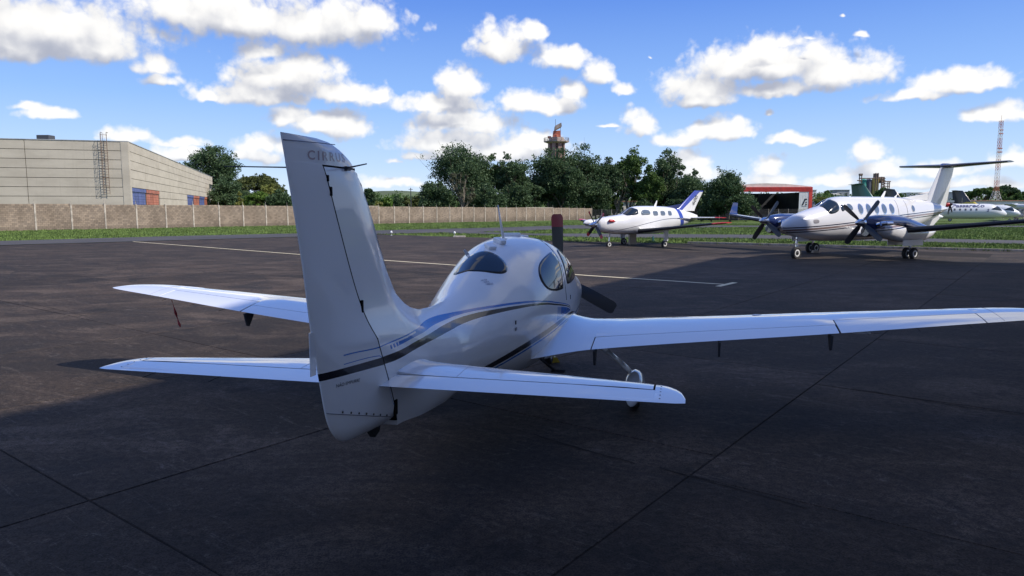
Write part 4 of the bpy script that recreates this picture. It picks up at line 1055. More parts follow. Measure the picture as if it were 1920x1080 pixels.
# ------------------------------------------------------------------ other aircraft, built from station tables
def loft(name, T, parent, mt, nseg=32, dx=.25, xs=None, extra=(), caps=True, ang=40, yoff=0.):
    """T rows: x_aft, ztop, zbot, halfwidth, zwide, n"""
    f = [pch(T, i) for i in range(1, 6)]; x0_, x1_ = T[0][0], T[-1][0]
    X = xs or sorted(set([r[0] for r in T] + list(np.arange(x0_, x1_, dx)))); V = []; F = []
    for x in X:
        a, b, w, zc, n = [g(x) for g in f]
        for k in range(nseg):
            t = 2*math.pi*k/nseg; c, s = math.cos(t), math.sin(t)
            y = w*math.copysign(abs(c)**(2/n), c); z = zc + (a-zc if s > 0 else zc-b)*math.copysign(abs(s)**(2/n), s)
            V.append((-x, y+yoff, z))
    for i in range(len(X)-1):
        for k in range(nseg): F.append((i*nseg+k, i*nseg+(k+1) % nseg, (i+1)*nseg+(k+1) % nseg, (i+1)*nseg+k))
    F += [tuple(range(nseg)), tuple(range((len(X)-1)*nseg, len(X)*nseg))]
    o = pm(name, V, F, mt, parent); return autosmooth(o, ang)
def fusfn(T):
    f = [pch(T, i) for i in range(1, 6)]
    def y(x, z):
        a, b, w, zc, n = [g(x) for g in f]; r = abs((z-zc)/((a-zc) if z > zc else (zc-b)))
        return 0. if r >= 1 else w*(1-r**n)**(1/n)
    return y
def lwing(name, parent, mt, rows, t=.12, side=1, n=12, tipm=None, ang=45, vert=False):
    """rows: (y, x_le, x_te, z) aft-positive"""
    V = []; F = []; L_ = 2*n
    for y, xl, xt, z in rows:
        c = xt-xl
        P = [((k/(n-1))**1.6, 1) for k in range(n)] + [((k/(n-1))**1.6, -1) for k in range(n-1, -1, -1)]
        for s, u in P:
            h = naca(s, t)*c*u
            V.append((-(xl+s*c), h, z) if vert else (-(xl+s*c), side*y, z+h))
    for i in range(len(rows)-1):
        for k in range(L_): F.append((i*L_+k, i*L_+(k+1) % L_, (i+1)*L_+(k+1) % L_, (i+1)*L_+k))
    F += [tuple(range(L_)), tuple(range((len(rows)-1)*L_, len(rows)*L_))]
    o = pm(name, V, F, mt, parent); return autosmooth(o, ang)
def loft_fn(T, side):
    f = [pch(T, i) for i in range(1, 6)]
    def P3(x, t):
        a, b, w, zc, n = [g(x) for g in f]; c, s = math.cos(t), math.sin(t)
        return np.array([-x, side*w*math.copysign(abs(c)**(2/n), c), zc + (a-zc if s > 0 else zc-b)*math.copysign(abs(s)**(2/n), s)])
    def fn(p):
        x, t = p; q = P3(x, t); u = P3(x+.02, t)-P3(x-.02, t); v = P3(x, t+.02)-P3(x, t-.02); n = np.cross(u, v); n = n/(np.linalg.norm(n)+1e-9)
        if n[1]*side < 0 or (abs(n[1]) < .05 and n[2] < 0): n = -n
        return q, n
    return fn
def win_patch(parent, name, yf, x, z, w, h, side, mt, n=14, off=.012, sq=2.6, frame=None):
    def ring(k, o_):
        R_ = []
        for i in range(n):
            t = 2*math.pi*i/n; c, s = math.cos(t), math.sin(t)
            X_ = x+k*w/2*math.copysign(abs(c)**(2/sq), c); Z_ = z+k*h/2*math.copysign(abs(s)**(2/sq), s); R_.append((-X_, side*(yf(X_, Z_)+o_), Z_))
        return R_
    V = ring(1, -.01)+ring(.97, off)+ring(.5, off)+[(-x, side*(yf(x, z)+off), z)]
    F = [(k*n+i, k*n+(i+1) % n, (k+1)*n+(i+1) % n, (k+1)*n+i) for k in range(2) for i in range(n)] + [(2*n+i, 2*n+(i+1) % n, 3*n) for i in range(n)]
    o = fixn(pm(name, V, F, mt, parent))
    if frame:
        V = ring(1.22, -.008)+ring(1.2, off*.5)+ring(.98, off*.6); F = [(k*n+i, k*n+(i+1) % n, (k+1)*n+(i+1) % n, (k+1)*n+i) for k in range(2) for i in range(n)]
        fixn(pm('frame', V, F, frame, o))
    return o
def poly_patch(parent, name, pts, mt, th=.02):
    """closed 3-D polygon given as quads/strips with thickness"""
    n = len(pts); c = Vector([sum(p[i] for p in pts)/n for i in range(3)]); V = [tuple(p) for p in pts]+[tuple(c)]
    F = [(i, (i+1) % n, n) for i in range(n)]; o = pm(name, V, F, mt, parent); s = o.modifiers.new('solid', 'SOLIDIFY'); s.thickness = th; return o
def strut_gear(parent, x, y, ztop, r, w, dual=0., legmat='chrome', lr=.05, rake=0.):
    m = MB(); m.bar((-x+rake, y, ztop), (-x, y, r+.05), lr, 10); m.bar((-x, y-max(dual, w)*.7, r), (-x, y+max(dual, w)*.7, r), lr*.6, 8)
    m.bar((-x+rake*.8-.0, y, ztop*.75), (-x-.12, y, r+.28), lr*.35, 6); m.bar((-x-.12, y, r+.28), (-x, y, r+.1), lr*.35, 6); m.box((-x, y, r+.42), (lr*3.2, lr*3, .05)); m.box((-x, y, r+.62), (lr*2.6, lr*3.4, .05))
    g = m.build('gear_leg', legmat, parent)
    for dy in ((-dual, dual) if dual else (0,)): tyre(parent, (-x, y+dy, r), r, w)
def fit_pose(px, py, a): # nose position and aft azimuth -> rotation of +X = heading
    return math.atan2(-math.cos(a), -math.sin(a))
# ---- twin turboprop, T-tail
KS = .962; KX, KY, KA_ = 11.676, 30.823, 1.0598
KG = -.04
ka = thing('twin_turboprop', 'white twin-engine turboprop with dark blue engines and a dark T-tail', 'airplane', (KX, KY, KG), fit_pose(KX, KY, KA_)); ka.scale = (KS,)*3
KT = [(0,1.56,1.50,.03,1.53,2),(.08,1.70,1.37,.16,1.53,2),(.35,1.86,1.22,.31,1.52,2),(.9,2.06,1.03,.47,1.50,2.05),(1.7,2.27,.88,.62,1.50,2.15),(2.35,2.42,.82,.68,1.52,2.25),(2.75,2.62,.80,.70,1.55,2.2),(3.2,2.80,.79,.71,1.58,2.2),(3.6,2.86,.78,.72,1.6,2.25),(4.2,2.87,.78,.73,1.6,2.3),(7.5,2.87,.80,.73,1.62,2.3),(8.6,2.84,.98,.70,1.70,2.2),(9.8,2.78,1.30,.56,1.85,2.1),(11.0,2.66,1.68,.38,2.05,2),(12.0,2.50,2.0,.22,2.20,2),(12.75,2.34,2.22,.05,2.28,2)]
loft('fuselage', KT, ka, 'ka_livery', dx=.2, nseg=40, ang=60); kf = fusfn(KT)
for x in (4.55, 5.15, 5.75, 6.35, 6.95): 
    for s in (1, -1): win_patch(ka, 'cabin_window', kf, x, 2.28, .32, .44, s, 'cabin_glass', sq=2, frame='chrome')
for s in (1, -1): win_patch(ka, 'cabin_window', kf, 8.75, 2.30, .26, .32, s, 'cabin_glass', sq=2, frame='galv')
def surfpt(f, x, z, s, o=.012): return (-x, s*(f(x, z)+o), z)
for s in (1, -1):
    for nm, poly, mt in (('windshield', [(2.36,1.50),(2.34,1.2),(2.36,.85),(2.45,.58),(2.75,.50),(3.02,.55),(3.12,.75),(3.10,1.0),(3.02,1.25),(2.98,1.50),(2.7,1.51)], 'windshield'),
                         ('side_window', [(3.20,.62),(3.24,.48),(3.34,.47),(3.46,.52),(3.44,.62),(3.40,.72),(3.28,.78)], 'windshield'),
                         ('side_window', [(3.62,.50),(3.82,.46),(3.98,.50),(3.98,.62),(3.90,.74),(3.72,.78),(3.62,.66)], 'cabin_glass')):
        V, F = patch(nm, poly, loft_fn(KT, s), None, None, off=.012, edge=-.01, rings=4); fixn(pm(nm, V, F, mt, ka, True))
# door outline and seams
m = MB()
for xs_, zs_ in (((7.45, 7.45), (2.7, 1.1)), ((8.2, 8.2), (2.7, 1.2))):
    P = [surfpt(kf, xs_[0], z, 1, .004) for z in np.linspace(zs_[0], zs_[1], 12)]
    for a, b in zip(P, P[1:]): m.bar(a, b, .008, 4)
m.build('door_seam', 'decal_grey', ka)
wing_rows = [(0, 4.25, 6.45, 1.10), (.75, 4.25, 6.45, 1.12), (2.6, 4.45, 6.35, 1.32), (5.5, 4.95, 6.25, 1.62), (8.1, 5.25, 6.15, 1.90), (8.4, 5.45, 6.12, 1.93)]
for s in (1, -1):
    lwing('wing', ka, 'ka_livery', wing_rows, .15, s)
    lwing('leading_edge_boot', ka, 'boot_black', [(y, xl-.035, xl+.22*(xt-xl), z+.004) for y, xl, xt, z in wing_rows[2:]], .62, s, n=10)
    # winglet
    V = []; 
    lwing('winglet', ka, 'navy', [(8.38, 5.45, 6.15, 1.92), (8.52, 5.62, 6.20, 2.05), (8.62, 5.95, 6.36, 2.62)], .09, s)
    # engine nacelle
    y0 = 2.6*s
    NTb = [(1.95,1.86,1.56,.15,1.71,2),(2.15,1.95,1.42,.25,1.70,2.1),(2.6,2.02,1.30,.33,1.66,2.3),(3.0,2.05,1.48,.37,1.68,2.4),(3.6,2.05,1.58,.38,1.72,2.4),(4.4,2.00,1.56,.385,1.70,2.4),(5.4,1.80,1.38,.35,1.5,2.3),(6.4,1.55,1.30,.24,1.40,2.1),(7.3,1.40,1.20,.08,1.30,2)]
    loft('nacelle', NTb, ka, 'navy', dx=.2, nseg=26, yoff=y0, ang=50)
    lo = [(2.5,1.50,1.36,.30,1.42,2.3),(2.9,1.62,1.12,.385,1.42,2.3),(3.6,1.68,.96,.402,1.38,2.4),(4.6,1.56,.80,.41,1.2,2.4),(5.8,1.46,.78,.39,1.18,2.4),(6.6,1.38,.92,.31,1.2,2.2),(7.25,1.36,1.18,.10,1.27,2)]
    loft('nacelle_belly', lo, ka, 'ka_livery', dx=.25, nseg=22, yoff=y0, ang=50)
    m = MB()   # chin intake and exhaust stacks
    m.lathe((-2.35, y0, 1.33), [(.19, -.45), (.24, -.1), (.25, .12), (.21, .2), (.17, .12)], 'x', 18); o = m.build('intake', 'navy_dark', ka); autosmooth(o, 50)
    m = MB(); m.lathe((-2.20, y0, 1.33), [(.13, .0), (.20, .03), (.22, .07), (.20, .085)], 'x', 18); m.build('intake_lip', 'polished', ka)
    for q in (1, -1):
        m = MB(); P = [(-2.45, y0+q*.30, 1.62), (-2.50, y0+q*.43, 1.66), (-2.75, y0+q*.50, 1.68), (-3.15, y0+q*.52, 1.68)]
        for a, b in zip(P, P[1:]): m.bar(a, b, .095, 12)
        m.build('exhaust_stack', 'polished', ka, smooth=False)
    propeller(ka, (-1.88, y0, 1.71), 1.18, 4, R(38), 'blade_black', 'blade_white' if False else None, w=.20, spin=.17, spin_l=.42, smat='polished')
    m = MB(); m.box((-5.05, y0+.36*1, .78), (1.5, .02, .26)); m.box((-5.05, y0-.36, .78), (1.5, .02, .26)); m.build('gear_door', 'ka_livery', ka)
    strut_gear(ka, 5.45, y0, 1.0, .27, .17, dual=.17, lr=.05)
    # ventral fin
    # horizontal tail
    lwing('tailplane', ka, 'navy_dark', [(0, 12.0, 13.35, 4.50), (1.3, 12.35, 13.4, 4.56), (2.8, 12.75, 13.42, 4.62)], .16, s)
lwing('fin', ka, 'ka_livery', [(0, 10.55, 12.55, 2.25), (0, 10.85, 12.75, 2.75), (0, 11.10, 12.85, 3.2), (0, 11.95, 13.15, 4.47)], .11, vert=True)
poly = MB(); poly.prism([(-8.6, 2.82), (-10.9, 2.70), (-10.9, 3.06)], 'y', -.035, .035); poly.build('dorsal_fin', 'ka_livery', ka, bevel=.012)
m = MB(); m.lathe((-12.55, 0, 4.53), [(.015, -.95), (.10, -.5), (.13, 0), (.12, .45), (.03, .78)], 'x', 14); autosmooth(m.build('tail_bullet', 'navy', ka), 50)
m = MB(); m.prism([(-9.9, 1.45), (-12.0, 2.0), (-12.1, 1.75), (-11.4, 1.28)], 'y', -.03, .03); m.build('ventral_fin', 'ka_livery', ka, bevel=.01)
strut_gear(ka, .98, 0, 1.05, .29, .19, lr=.055, rake=-.03)
m = MB(); m.box((-1.30, .13, .93), (.7, .015, .22)); m.box((-1.30, -.13, .93), (.7, .015, .22)); m.build('nose_gear_door', 'ka_livery', ka)
m = MB(); m.prism([(-7.0, 2.86), (-7.25, 2.86), (-7.38, 3.16), (-7.28, 3.16)], 'y', -.01, .01); m.prism([(-8.05, 2.85), (-8.25, 2.85), (-8.35, 3.02)], 'y', -.01, .01); m.build('blade_antenna', 'antenna_white', ka)
V, F = patch('nose_panel', [(1.42,.42),(1.68,.38),(1.68,.20),(1.42,.20)], loft_fn(KT, 1), None, None, off=.008, edge=-.004, rings=3); fixn(pm('nose_panel', V, F, 'decal_grey', ka))
# ---- single turboprop
PS = .967; PX, PY, PA_ = 4.375, 40.195, 1.0324
pa = thing('single_turboprop', 'small white single-engine plane with blue tail numbered 600 and red wing tips', 'airplane', (PX, PY, -.07), fit_pose(PX, PY, PA_)); pa.scale = (PS,)*3
PT = [(.42,1.55,1.20,.14,1.38,2),(.55,1.68,1.02,.30,1.38,2.1),(.9,1.80,.92,.42,1.38,2.3),(1.7,1.90,.82,.52,1.38,2.4),(2.35,1.98,.78,.58,1.38,2.4),(2.65,2.16,.77,.60,1.4,2.3),(3.0,2.36,.76,.62,1.42,2.2),(3.4,2.45,.76,.63,1.45,2.25),(4.2,2.47,.76,.64,1.45,2.4),(5.6,2.44,.82,.62,1.48,2.35),(6.4,2.36,.98,.52,1.55,2.2),(7.2,2.22,1.20,.37,1.62,2.1),(8.0,2.05,1.42,.20,1.68,2),(8.6,1.88,1.58,.05,1.72,2)]
loft('fuselage', PT, pa, 'pa_livery', dx=.2, nseg=36, ang=60); pf = fusfn(PT)
for s in (1, -1):
    for x, w_ in ((4.55, .40), (5.15, .38), (5.75, .32)): win_patch(pa, 'cabin_window', pf, x, 2.03, w_, .30, s, 'cabin_glass', sq=3.5)
    for nm, poly, mt in (('windshield', [(2.40,1.50),(2.40,1.1),(2.52,.80),(2.85,.58),(3.15,.55),(3.28,.68),(3.26,.95),(3.12,1.15),(3.0,1.50),(2.7,1.51)], 'windshield'),
                         ('side_window', [(3.46,.46),(3.75,.44),(4.05,.44),(4.14,.55),(4.10,.74),(3.9,.82),(3.62,.82),(3.46,.68)], 'cabin_glass')):
        V, F = patch(nm, poly, loft_fn(PT, s), None, None, off=.012, edge=-.01, rings=4); fixn(pm(nm, V, F, mt, pa, True))
    rows = [(0, 3.15, 4.95, .95), (.6, 3.15, 4.95, .97), (2.0, 3.45, 4.72, 1.12), (5.9, 3.72, 4.45, 1.50)]
    lwing('wing', pa, 'pa_livery', rows, .15, s)
    lwing('leading_edge_boot', pa, 'boot_black', [(y, xl-.03, xl+.2*(xt-xl), z+.003) for y, xl, xt, z in rows[1:]], .66, s, n=10)
    lwing('wing_tip', pa, 'blade_red_tip', [(5.92, 3.70, 4.46, 1.50), (6.4, 3.85, 4.50, 1.55), (6.60, 4.08, 4.52, 1.57)], .15, s)
    lwing('tailplane', pa, 'pa_livery', [(0, 7.75, 8.75, 1.72), (1.9, 8.15, 8.85, 1.74)], .10, s)
    lwing('tailplane_tip', pa, 'blade_red_tip', [(1.91, 8.15, 8.86, 1.74), (2.25, 8.45, 8.86, 1.74)], .10, s)
    m = MB(); m.bar((-4.25, s*1.87, 1.05), (-4.15, s*1.87, .38), .07, 10, .045); m.box((-4.12, s*1.98, .72), (.34, .03, .62)); m.build('gear_leg', 'ka_livery', pa)
    tyre(pa, (-4.12, s*1.87, .23), .23, .15)
    m = MB(); q = surfpt(pf, 1.15, 1.60, s, .06); m.lathe(q, [(.03, -.36), (.08, -.26), (.09, .06), (.07, .10)], 'x', 14); autosmooth(m.build('exhaust_cover', 'blade_red_tip', pa), 50)
# radar pod on the far wing
m = MB(); m.lathe((-3.6, -4.6, 1.36), [(.05, -.9), (.2, -.4), (.24, .1), (.2, .4), (.06, .6)], 'x', 16); autosmooth(m.build('radar_pod', 'pa_livery', pa), 50)
lwing('fin', pa, 'pa_tail', [(0, 6.15, 8.35, 2.15), (0, 6.9, 8.42, 2.34), (0, 8.32, 9.10, 3.44)], .10, vert=True)
m = MB(); m.prism([(-5.8, 2.40), (-7.3, 2.1), (-7.4, 2.62)], 'y', -.03, .03); m.build('dorsal_fin', 'decal_navy', pa)
propeller(pa, (-.42, 0, 1.38), 1.02, 4, R(50), 'blade_black', 'blade_red_tip', w=.17, spin=.17, spin_l=.44, smat='polished', tipl=.22)
m = MB(); m.bar((-1.50, 0, .95), (-1.45, 0, .3), .045, 10); m.build('gear_leg', 'chrome', pa); tyre(pa, (-1.45, 0, .20), .20, .14)
m = MB(); m.prism([(-4.9, 2.44), (-5.1, 2.44), (-5.18, 2.80), (-5.12, 2.80)], 'y', -.01, .01); m.build('blade_antenna', 'antenna_white', pa)
V, F = text_mesh('600', 1., .25, 0); x0_, x1_ = min(v.x for v in V), max(v.x for v in V)
P = []
for v in V:
    u_ = (v.x-x0_)/(x1_-x0_)*.62; w_ = v.y*.34; X_ = 8.10+u_*.55; Z_ = 2.52+u_*.88
    P.append((-(X_-w_*.95+.16), .07, Z_+w_*.40))
pm('tail_number', P, F, 'decal_black', pa)
# things standing under and beside it
c = (at(1187, 43.5), 43.5); m = MB(); m.box((c[0], c[1], .28), (.42, .5, .66)); m.box((c[0]-.02, c[1], .63), (.46, .54, .05)); tag(m.build('ground_box', 'box_beige', None, bevel=.02), 'upright beige equipment box on the apron edge under the white plane with the blue tail', 'box')
m = MB(); c = (at(1226, 47), 47.); m.lathe((c[0], c[1], -.05), [(.22, 0), (.22, .04), (.09, .06), (.07, .30), (.02, .42)], 'z', 10); tag(m.build('marker_cone', 'tail_green', None), 'small dark green marker standing on the grass behind the plane numbered 600', 'marker')
m = MB(); c = (at(1533, 35.2), 35.2); m.prism([(-.16, 0), (.16, 0), (.10, .12), (-.10, .12)], 'y', -.12, .12); o = m.build('wheel_chock', 'box_beige', None); o.location = (c[0], c[1], 0); tag(o, 'pale wheel chock behind the far main wheels of the twin-engine plane', 'chock')
m = MB(); m.prism([(-.08, 0), (.08, 0), (.03, .08), (-.03, .08)], 'y', -.18, .18); o = m.build('wheel_chock', 'yellow', None); o.location = (.58, 10.5, 0); o.rotation_euler = (0, 0, .3); tag(o, 'yellow wheel chock on the tarmac under the near white plane', 'chock')
for i, (px, Y) in enumerate(((733, 57.5), (852, 56.0))):
    t = thing('taxiway_light', ('small white taxiway light on the apron edge just right of the near fin', 'small white taxiway light beside the flat concrete pad on the grass edge')[i], 'light', (at(px, Y), Y, -.02), 0, 'taxiway edge lights')
    m = MB(); m.lathe((0,0,0), [(.09, 0), (.09, .03), (.03, .05), (.03, .24)], 'z', 10); m.build('stem', 'galv', t); m = MB(); m.lathe((0,0,.22), [(.06, 0), (.09, .03), (.08, .12), (.03, .17)], 'z', 12); m.build('lamp', 'antenna_white', t)
m = MB(); m.box((at(862, 55.0), 54.6, .03), (.9, .7, .09)); tag(m.build('concrete_pad', 'post_concrete', None, bevel=.01), 'flat pale concrete pad lying in the grass by the taxiway light', 'pad')
# ------------------------------------------------------------------ trees
def mesh_np(name, V, quads, mt, parent=None):
    me = bpy.data.meshes.new(name); nV = len(V); nF = len(quads); k = quads.shape[1]
    me.vertices.add(nV); me.vertices.foreach_set('co', V.astype(np.float32).ravel())
    me.loops.add(nF*k); me.loops.foreach_set('vertex_index', quads.astype(np.int32).ravel())
    me.polygons.add(nF); me.polygons.foreach_set('loop_start', np.arange(0, nF*k, k, dtype=np.int32)); me.polygons.foreach_set('loop_total', np.full(nF, k, dtype=np.int32))
    me.update(); me.validate(); return link(name, me, parent, [mt])
def leaves(rs, C_, Rr, n, size, flat=.75):
    """clumps of leaf cards: C_ (K,3) centres, Rr (K,) radii, n cards each"""
    K = len(C_); idx = np.repeat(np.arange(K), n); N_ = len(idx)
    d = rs.randn(N_, 3); d /= np.linalg.norm(d, axis=1)[:, None]; r = Rr[idx]*(rs.rand(N_)**.45)
    p = C_[idx] + d*r[:, None]*np.array([1, 1, flat])
    a = rs.randn(N_, 3); a /= np.linalg.norm(a, axis=1)[:, None]; b = np.cross(a, rs.randn(N_, 3)); b /= np.linalg.norm(b, axis=1)[:, None]
    s = size*(.55+.9*rs.rand(N_))[:, None]
    V = np.stack([p-a*s*.5, p+b*s*.28, p+a*s*.5, p-b*s*.28], 1).reshape(-1, 3); Q = np.arange(N_*4).reshape(-1, 4); return V, Q
def tree(name, label, px, top, hw, Y, leaf, seed, base=None, style='round', dens=1., bark='bark', group=None, cat='tree', trunk=.25, asp=None, leafs=.42):
    rs = np.random.RandomState(seed); X = at(px, Y); H_w = hw/FPX*Y; gzv = gz(X, Y); zt_ = zz(top - (8 if style in ('round', 'tall') else 0), Y, px); H = zt_-gzv; t = thing(name, label, cat, (X, Y, gzv), 0, group)
    C_ = []; Rr = []
    if style == 'round' or style == 'tall' or style == 'bush':
        K = int(80*dens)+14; lo = {'round': .32, 'tall': .12, 'bush': .05}[style]
        # several lobes give the uneven outline
        nl = rs.randint(6, 9); L_ = []
        for i in range(nl):
            a = rs.rand()*6.28; rr = H_w*(.25+.45*rs.rand()); L_.append((rr*math.cos(a), rr*.8*math.sin(a), H*(lo+(.95-lo)*rs.uniform(.25, .8)), H_w*rs.uniform(.42, .66)))
        L_.append((rs.uniform(-.2, .2)*H_w, 0, H*(1-.27), min(H*.22, H_w*.7))); L_.append((rs.uniform(-.3, .3)*H_w, 0, H*.52, H_w*.6)); L_.append((-.62*H_w, 0, H*(lo+(1-lo)*rs.uniform(.25,.6)), H_w*.38)); L_.append((.62*H_w, 0, H*(lo+(1-lo)*rs.uniform(.25,.6)), H_w*.38))
        for k in range(K):
            l = L_[rs.randint(len(L_))]; d = rs.randn(3); d /= np.linalg.norm(d); r = l[3]*rs.uniform(.45, .95)
            c = [l[0]+d[0]*r, l[1]+d[1]*r, min(l[2]+d[2]*r*.9, H*.97)]
            if c[2] < H*lo*.7: c[2] = H*lo
            C_.append(c); Rr.append(rs.uniform(.13, .27)*min(H_w*1.6, H*.8))
        C_.append([rs.uniform(-.15, .15)*H_w, 0, H*.93]); Rr.append(H*.07)
    elif style == 'dome':
        for k in range(int(80*dens)):
            a = rs.rand()*6.28; r = math.sqrt(rs.rand()); C_.append([H_w*.92*r*math.cos(a), H_w*.7*r*math.sin(a), H*(.52+.42*math.sqrt(max(0, 1-r*r)))-rs.rand()*H*.10]); Rr.append(H_w*rs.uniform(.12, .20))
    elif style == 'sparse':
        for k in range(int(16*dens)):
            a = rs.rand()*6.28; r = H_w*rs.uniform(.2, .95); C_.append([r*math.cos(a), r*.8*math.sin(a), H*rs.uniform(.45, .95)]); Rr.append(H_w*rs.uniform(.08, .2))
    C_ = np.array(C_); Rr = np.array(Rr)
    # trunk and limbs
    m = MB(); tr = H*trunk*.06+.10; segs = 5; P = [Vector((0, 0, -.2))]
    hb = H*(.60 if style != 'bush' else .5)
    for i in range(segs): P.append(P[-1]+Vector((rs.randn()*.018*H, rs.randn()*.012*H, hb/segs)))
    for i in range(segs): m.bar(P[i], P[i+1], tr*(1-.13*i), 8, tr*(1-.13*(i+1)), caps=False)
    tk = m.build('trunk', bark, t, smooth=True)
    m = MB(); order = rs.permutation(len(C_))[:26]
    for k in order:
        c = Vector(C_[k]); q = P[min(segs, max(1, int(segs*(c.z/H)*.8)))]; mid = q.lerp(c, .5)+Vector((rs.randn()*.02*H, rs.randn()*.02*H, -.02*H))
        m.bar(q, mid, tr*.42, 5, tr*.26, caps=False); m.bar(mid, c, tr*.26, 5, tr*.08, caps=False)
        for _ in range(3 if style == 'sparse' else 1): m.bar(mid, c+Vector(rs.randn(3)*Rr[k]), tr*.14, 4, tr*.04, caps=False)
    m.build('branches', bark, t, smooth=True)
    n = int((5200+len(C_)*120)/len(C_)); ls = leafs*max(.75, Y/165)
    V, Q = leaves(rs, C_, Rr, n, ls); crown = mesh_np('crown', V, Q, leaf, t)
    # loose outer twigs of leaves to break the outline
    k2 = rs.randint(len(C_), size=len(C_)); d = rs.randn(len(C_), 3); d /= np.linalg.norm(d, axis=1)[:, None]
    V, Q = leaves(rs, C_[k2]+d*(Rr[k2]*1.25)[:, None], Rr[k2]*.32, max(8, n//9), ls*.9)
    mesh_np('outer_twigs', V, Q, leaf, t)['kind'] = 'stuff'
    return t
TR = 'trees beyond the boundary wall'; TE_ = 'trees between the wall end and the red hangar'
tree('broadleaf_tree', 'tall dark tree with an open crown rising behind the right end of the warehouse', 392, 281, 48, 238, 'leaf_dark', 11, style='round', dens=.95, group=TR)
tree('broadleaf_tree', 'dark leafy tree with a pale trunk just right of the warehouse', 432, 330, 34, 205, 'leaf_dark', 12, style='bush', dens=1.0, bark='pale_bark', group=TR)
tree('domed_tree', 'wide dome-shaped olive green tree behind the paler trees left of the fin', 482, 327, 52, 240, 'leaf_olive', 13, style='dome', dens=1.3, group=TR)
tree('flowering_tree', 'yellowish green tree in front of the dome-shaped tree', 508, 344, 26, 215, 'leaf_yellow', 14, style='bush', dens=.8, group=TR)
tree('broadleaf_tree', 'bright green spreading tree low behind the wall left of the fin', 484, 358, 26, 190, 'leaf_bright', 15, style='dome', dens=.8, group=TR)
tree('flowering_tree', 'small yellowish bush just above the wall, left of the bright green tree', 452, 361, 10, 185, 'leaf_yellow', 16, style='bush', dens=.4, group=TR)
tree('broadleaf_tree', 'small dark tree tucked against the left edge of the fin', 528, 354, 26, 190, 'leaf_dark', 17, style='bush', dens=.9, group=TR)
tree('palm_tree', 'dark shaggy palm just right of the fin', 688, 362, 15, 210, 'leaf_dark', 18, style='round', dens=.4, group=TR, leafs=.6)
for i, (px, top, hw, lf, lb) in enumerate(((706, 371, 13, 'leaf_yellow', 'low yellow-green bush right of the first palm'), (727, 370, 12, 'leaf_bright', 'low bright green bush below the distant hill'), (744, 368, 12, 'leaf_dark', 'dark palm below the left part of the distant hill'),
        (763, 369, 12, 'leaf_olive', 'olive palm beside a thin pole below the hill'), (784, 367, 12, 'leaf_olive', 'olive green palm just left of the big dark trees'))):
    tree('palm_tree' if 'palm' in lb else 'bush', lb, px, top, hw, 215+i*4, lf, 20+i, style='bush', dens=.35, group=TR)
tree('broadleaf_tree', 'big dark round-topped tree, leftmost of the central group behind the wall', 862, 283, 60, 168, 'leaf_dark', 31, style='round', dens=1.5, group=TR)
tree('broadleaf_tree', 'low dark tree under the left side of the big round-topped tree', 822, 340, 32, 160, 'leaf_dark', 32, style='bush', dens=1.0, group=TR)
tree('bare_tree', 'half bare grey tree with fanned pale branches before the big dark tree', 872, 324, 34, 152, 'leaf_grey', 33, style='sparse', dens=.9, bark='pale_bark', group=TR, trunk=.2)
tree('broadleaf_tree', 'dark low tree filling the gap right of the half bare tree', 912, 345, 36, 158, 'leaf_dark', 34, style='bush', dens=1.0, group=TR)
tree('broadleaf_tree', 'narrow thin-crowned tree between two bigger dark trees', 922, 297, 22, 172, 'leaf_mid', 35, style='round', dens=.45, group=TR)
tree('broadleaf_tree', 'dark upright tree with a round head left of the radar tower', 956, 294, 30, 170, 'leaf_dark', 36, style='round', dens=.9, group=TR)
tree('broadleaf_tree', 'dark low tree behind the wall, under the upright round-headed tree', 962, 340, 34, 165, 'leaf_dark', 37, style='bush', dens=.9, group=TR)
tree('broadleaf_tree', 'large dense dark tree directly in front of the radar tower', 1034, 284, 54, 188, 'leaf_dark', 38, style='tall', dens=1.5, group=TR)
tree('broadleaf_tree', 'dark tree hiding the foot of the radar tower, left of the tallest tree', 1052, 282, 36, 182, 'leaf_dark', 48, style='tall', dens=1.3, group=TR)
tree('broadleaf_tree', 'dark tree filling the gap left of the tree before the radar tower', 1002, 312, 30, 186, 'leaf_dark', 49, style='tall', dens=1.1, group=TR)
tree('broadleaf_tree', 'tallest dark tree, just right of the radar tower', 1096, 274, 46, 190, 'leaf_dark', 39, style='tall', dens=1.5, group=TR)
tree('broadleaf_tree', 'dark bushy tree standing at the right end of the block wall', 1074, 330, 44, 184, 'leaf_dark', 40, style='bush', dens=1.2, group=TR)
tree('broadleaf_tree', 'dark tree leaning over the right end of the wall, right of the tallest tree', 1140, 300, 32, 192, 'leaf_dark', 41, style='round', dens=.9, group=TR)
tree('slender_tree', 'slender tree with visible trunks and thin foliage above the nose of the small plane', 1183, 283, 28, 192, 'leaf_mid', 42, style='tall', dens=.9, bark='pale_bark', group=TE_)
tree('slender_tree', 'thin tree with pale trunk low in the gap before the tall slender trees', 1160, 335, 26, 190, 'leaf_dark', 47, style='sparse', dens=1.1, bark='pale_bark', group=TE_)
tree('slender_tree', 'slender dark tree with the highest crown behind the cabin of the small plane', 1252, 284, 36, 192, 'leaf_dark', 43, style='tall', dens=1.2, group=TE_)
tree('slender_tree', 'leafy tree between the two tall slender trees', 1215, 315, 26, 188, 'leaf_mid', 44, style='tall', dens=.9, bark='pale_bark', group=TE_)
tree('broadleaf_tree', 'dark tree behind the blue and white tail numbered 600', 1302, 326, 38, 186, 'leaf_dark', 45, style='tall', dens=1.2, group=TE_)
tree('broadleaf_tree', 'rounded dark tree partly covering the left end of the red hangar', 1370, 322, 42, 168, 'leaf_dark', 46, style='bush', dens=1.5, group=TE_)
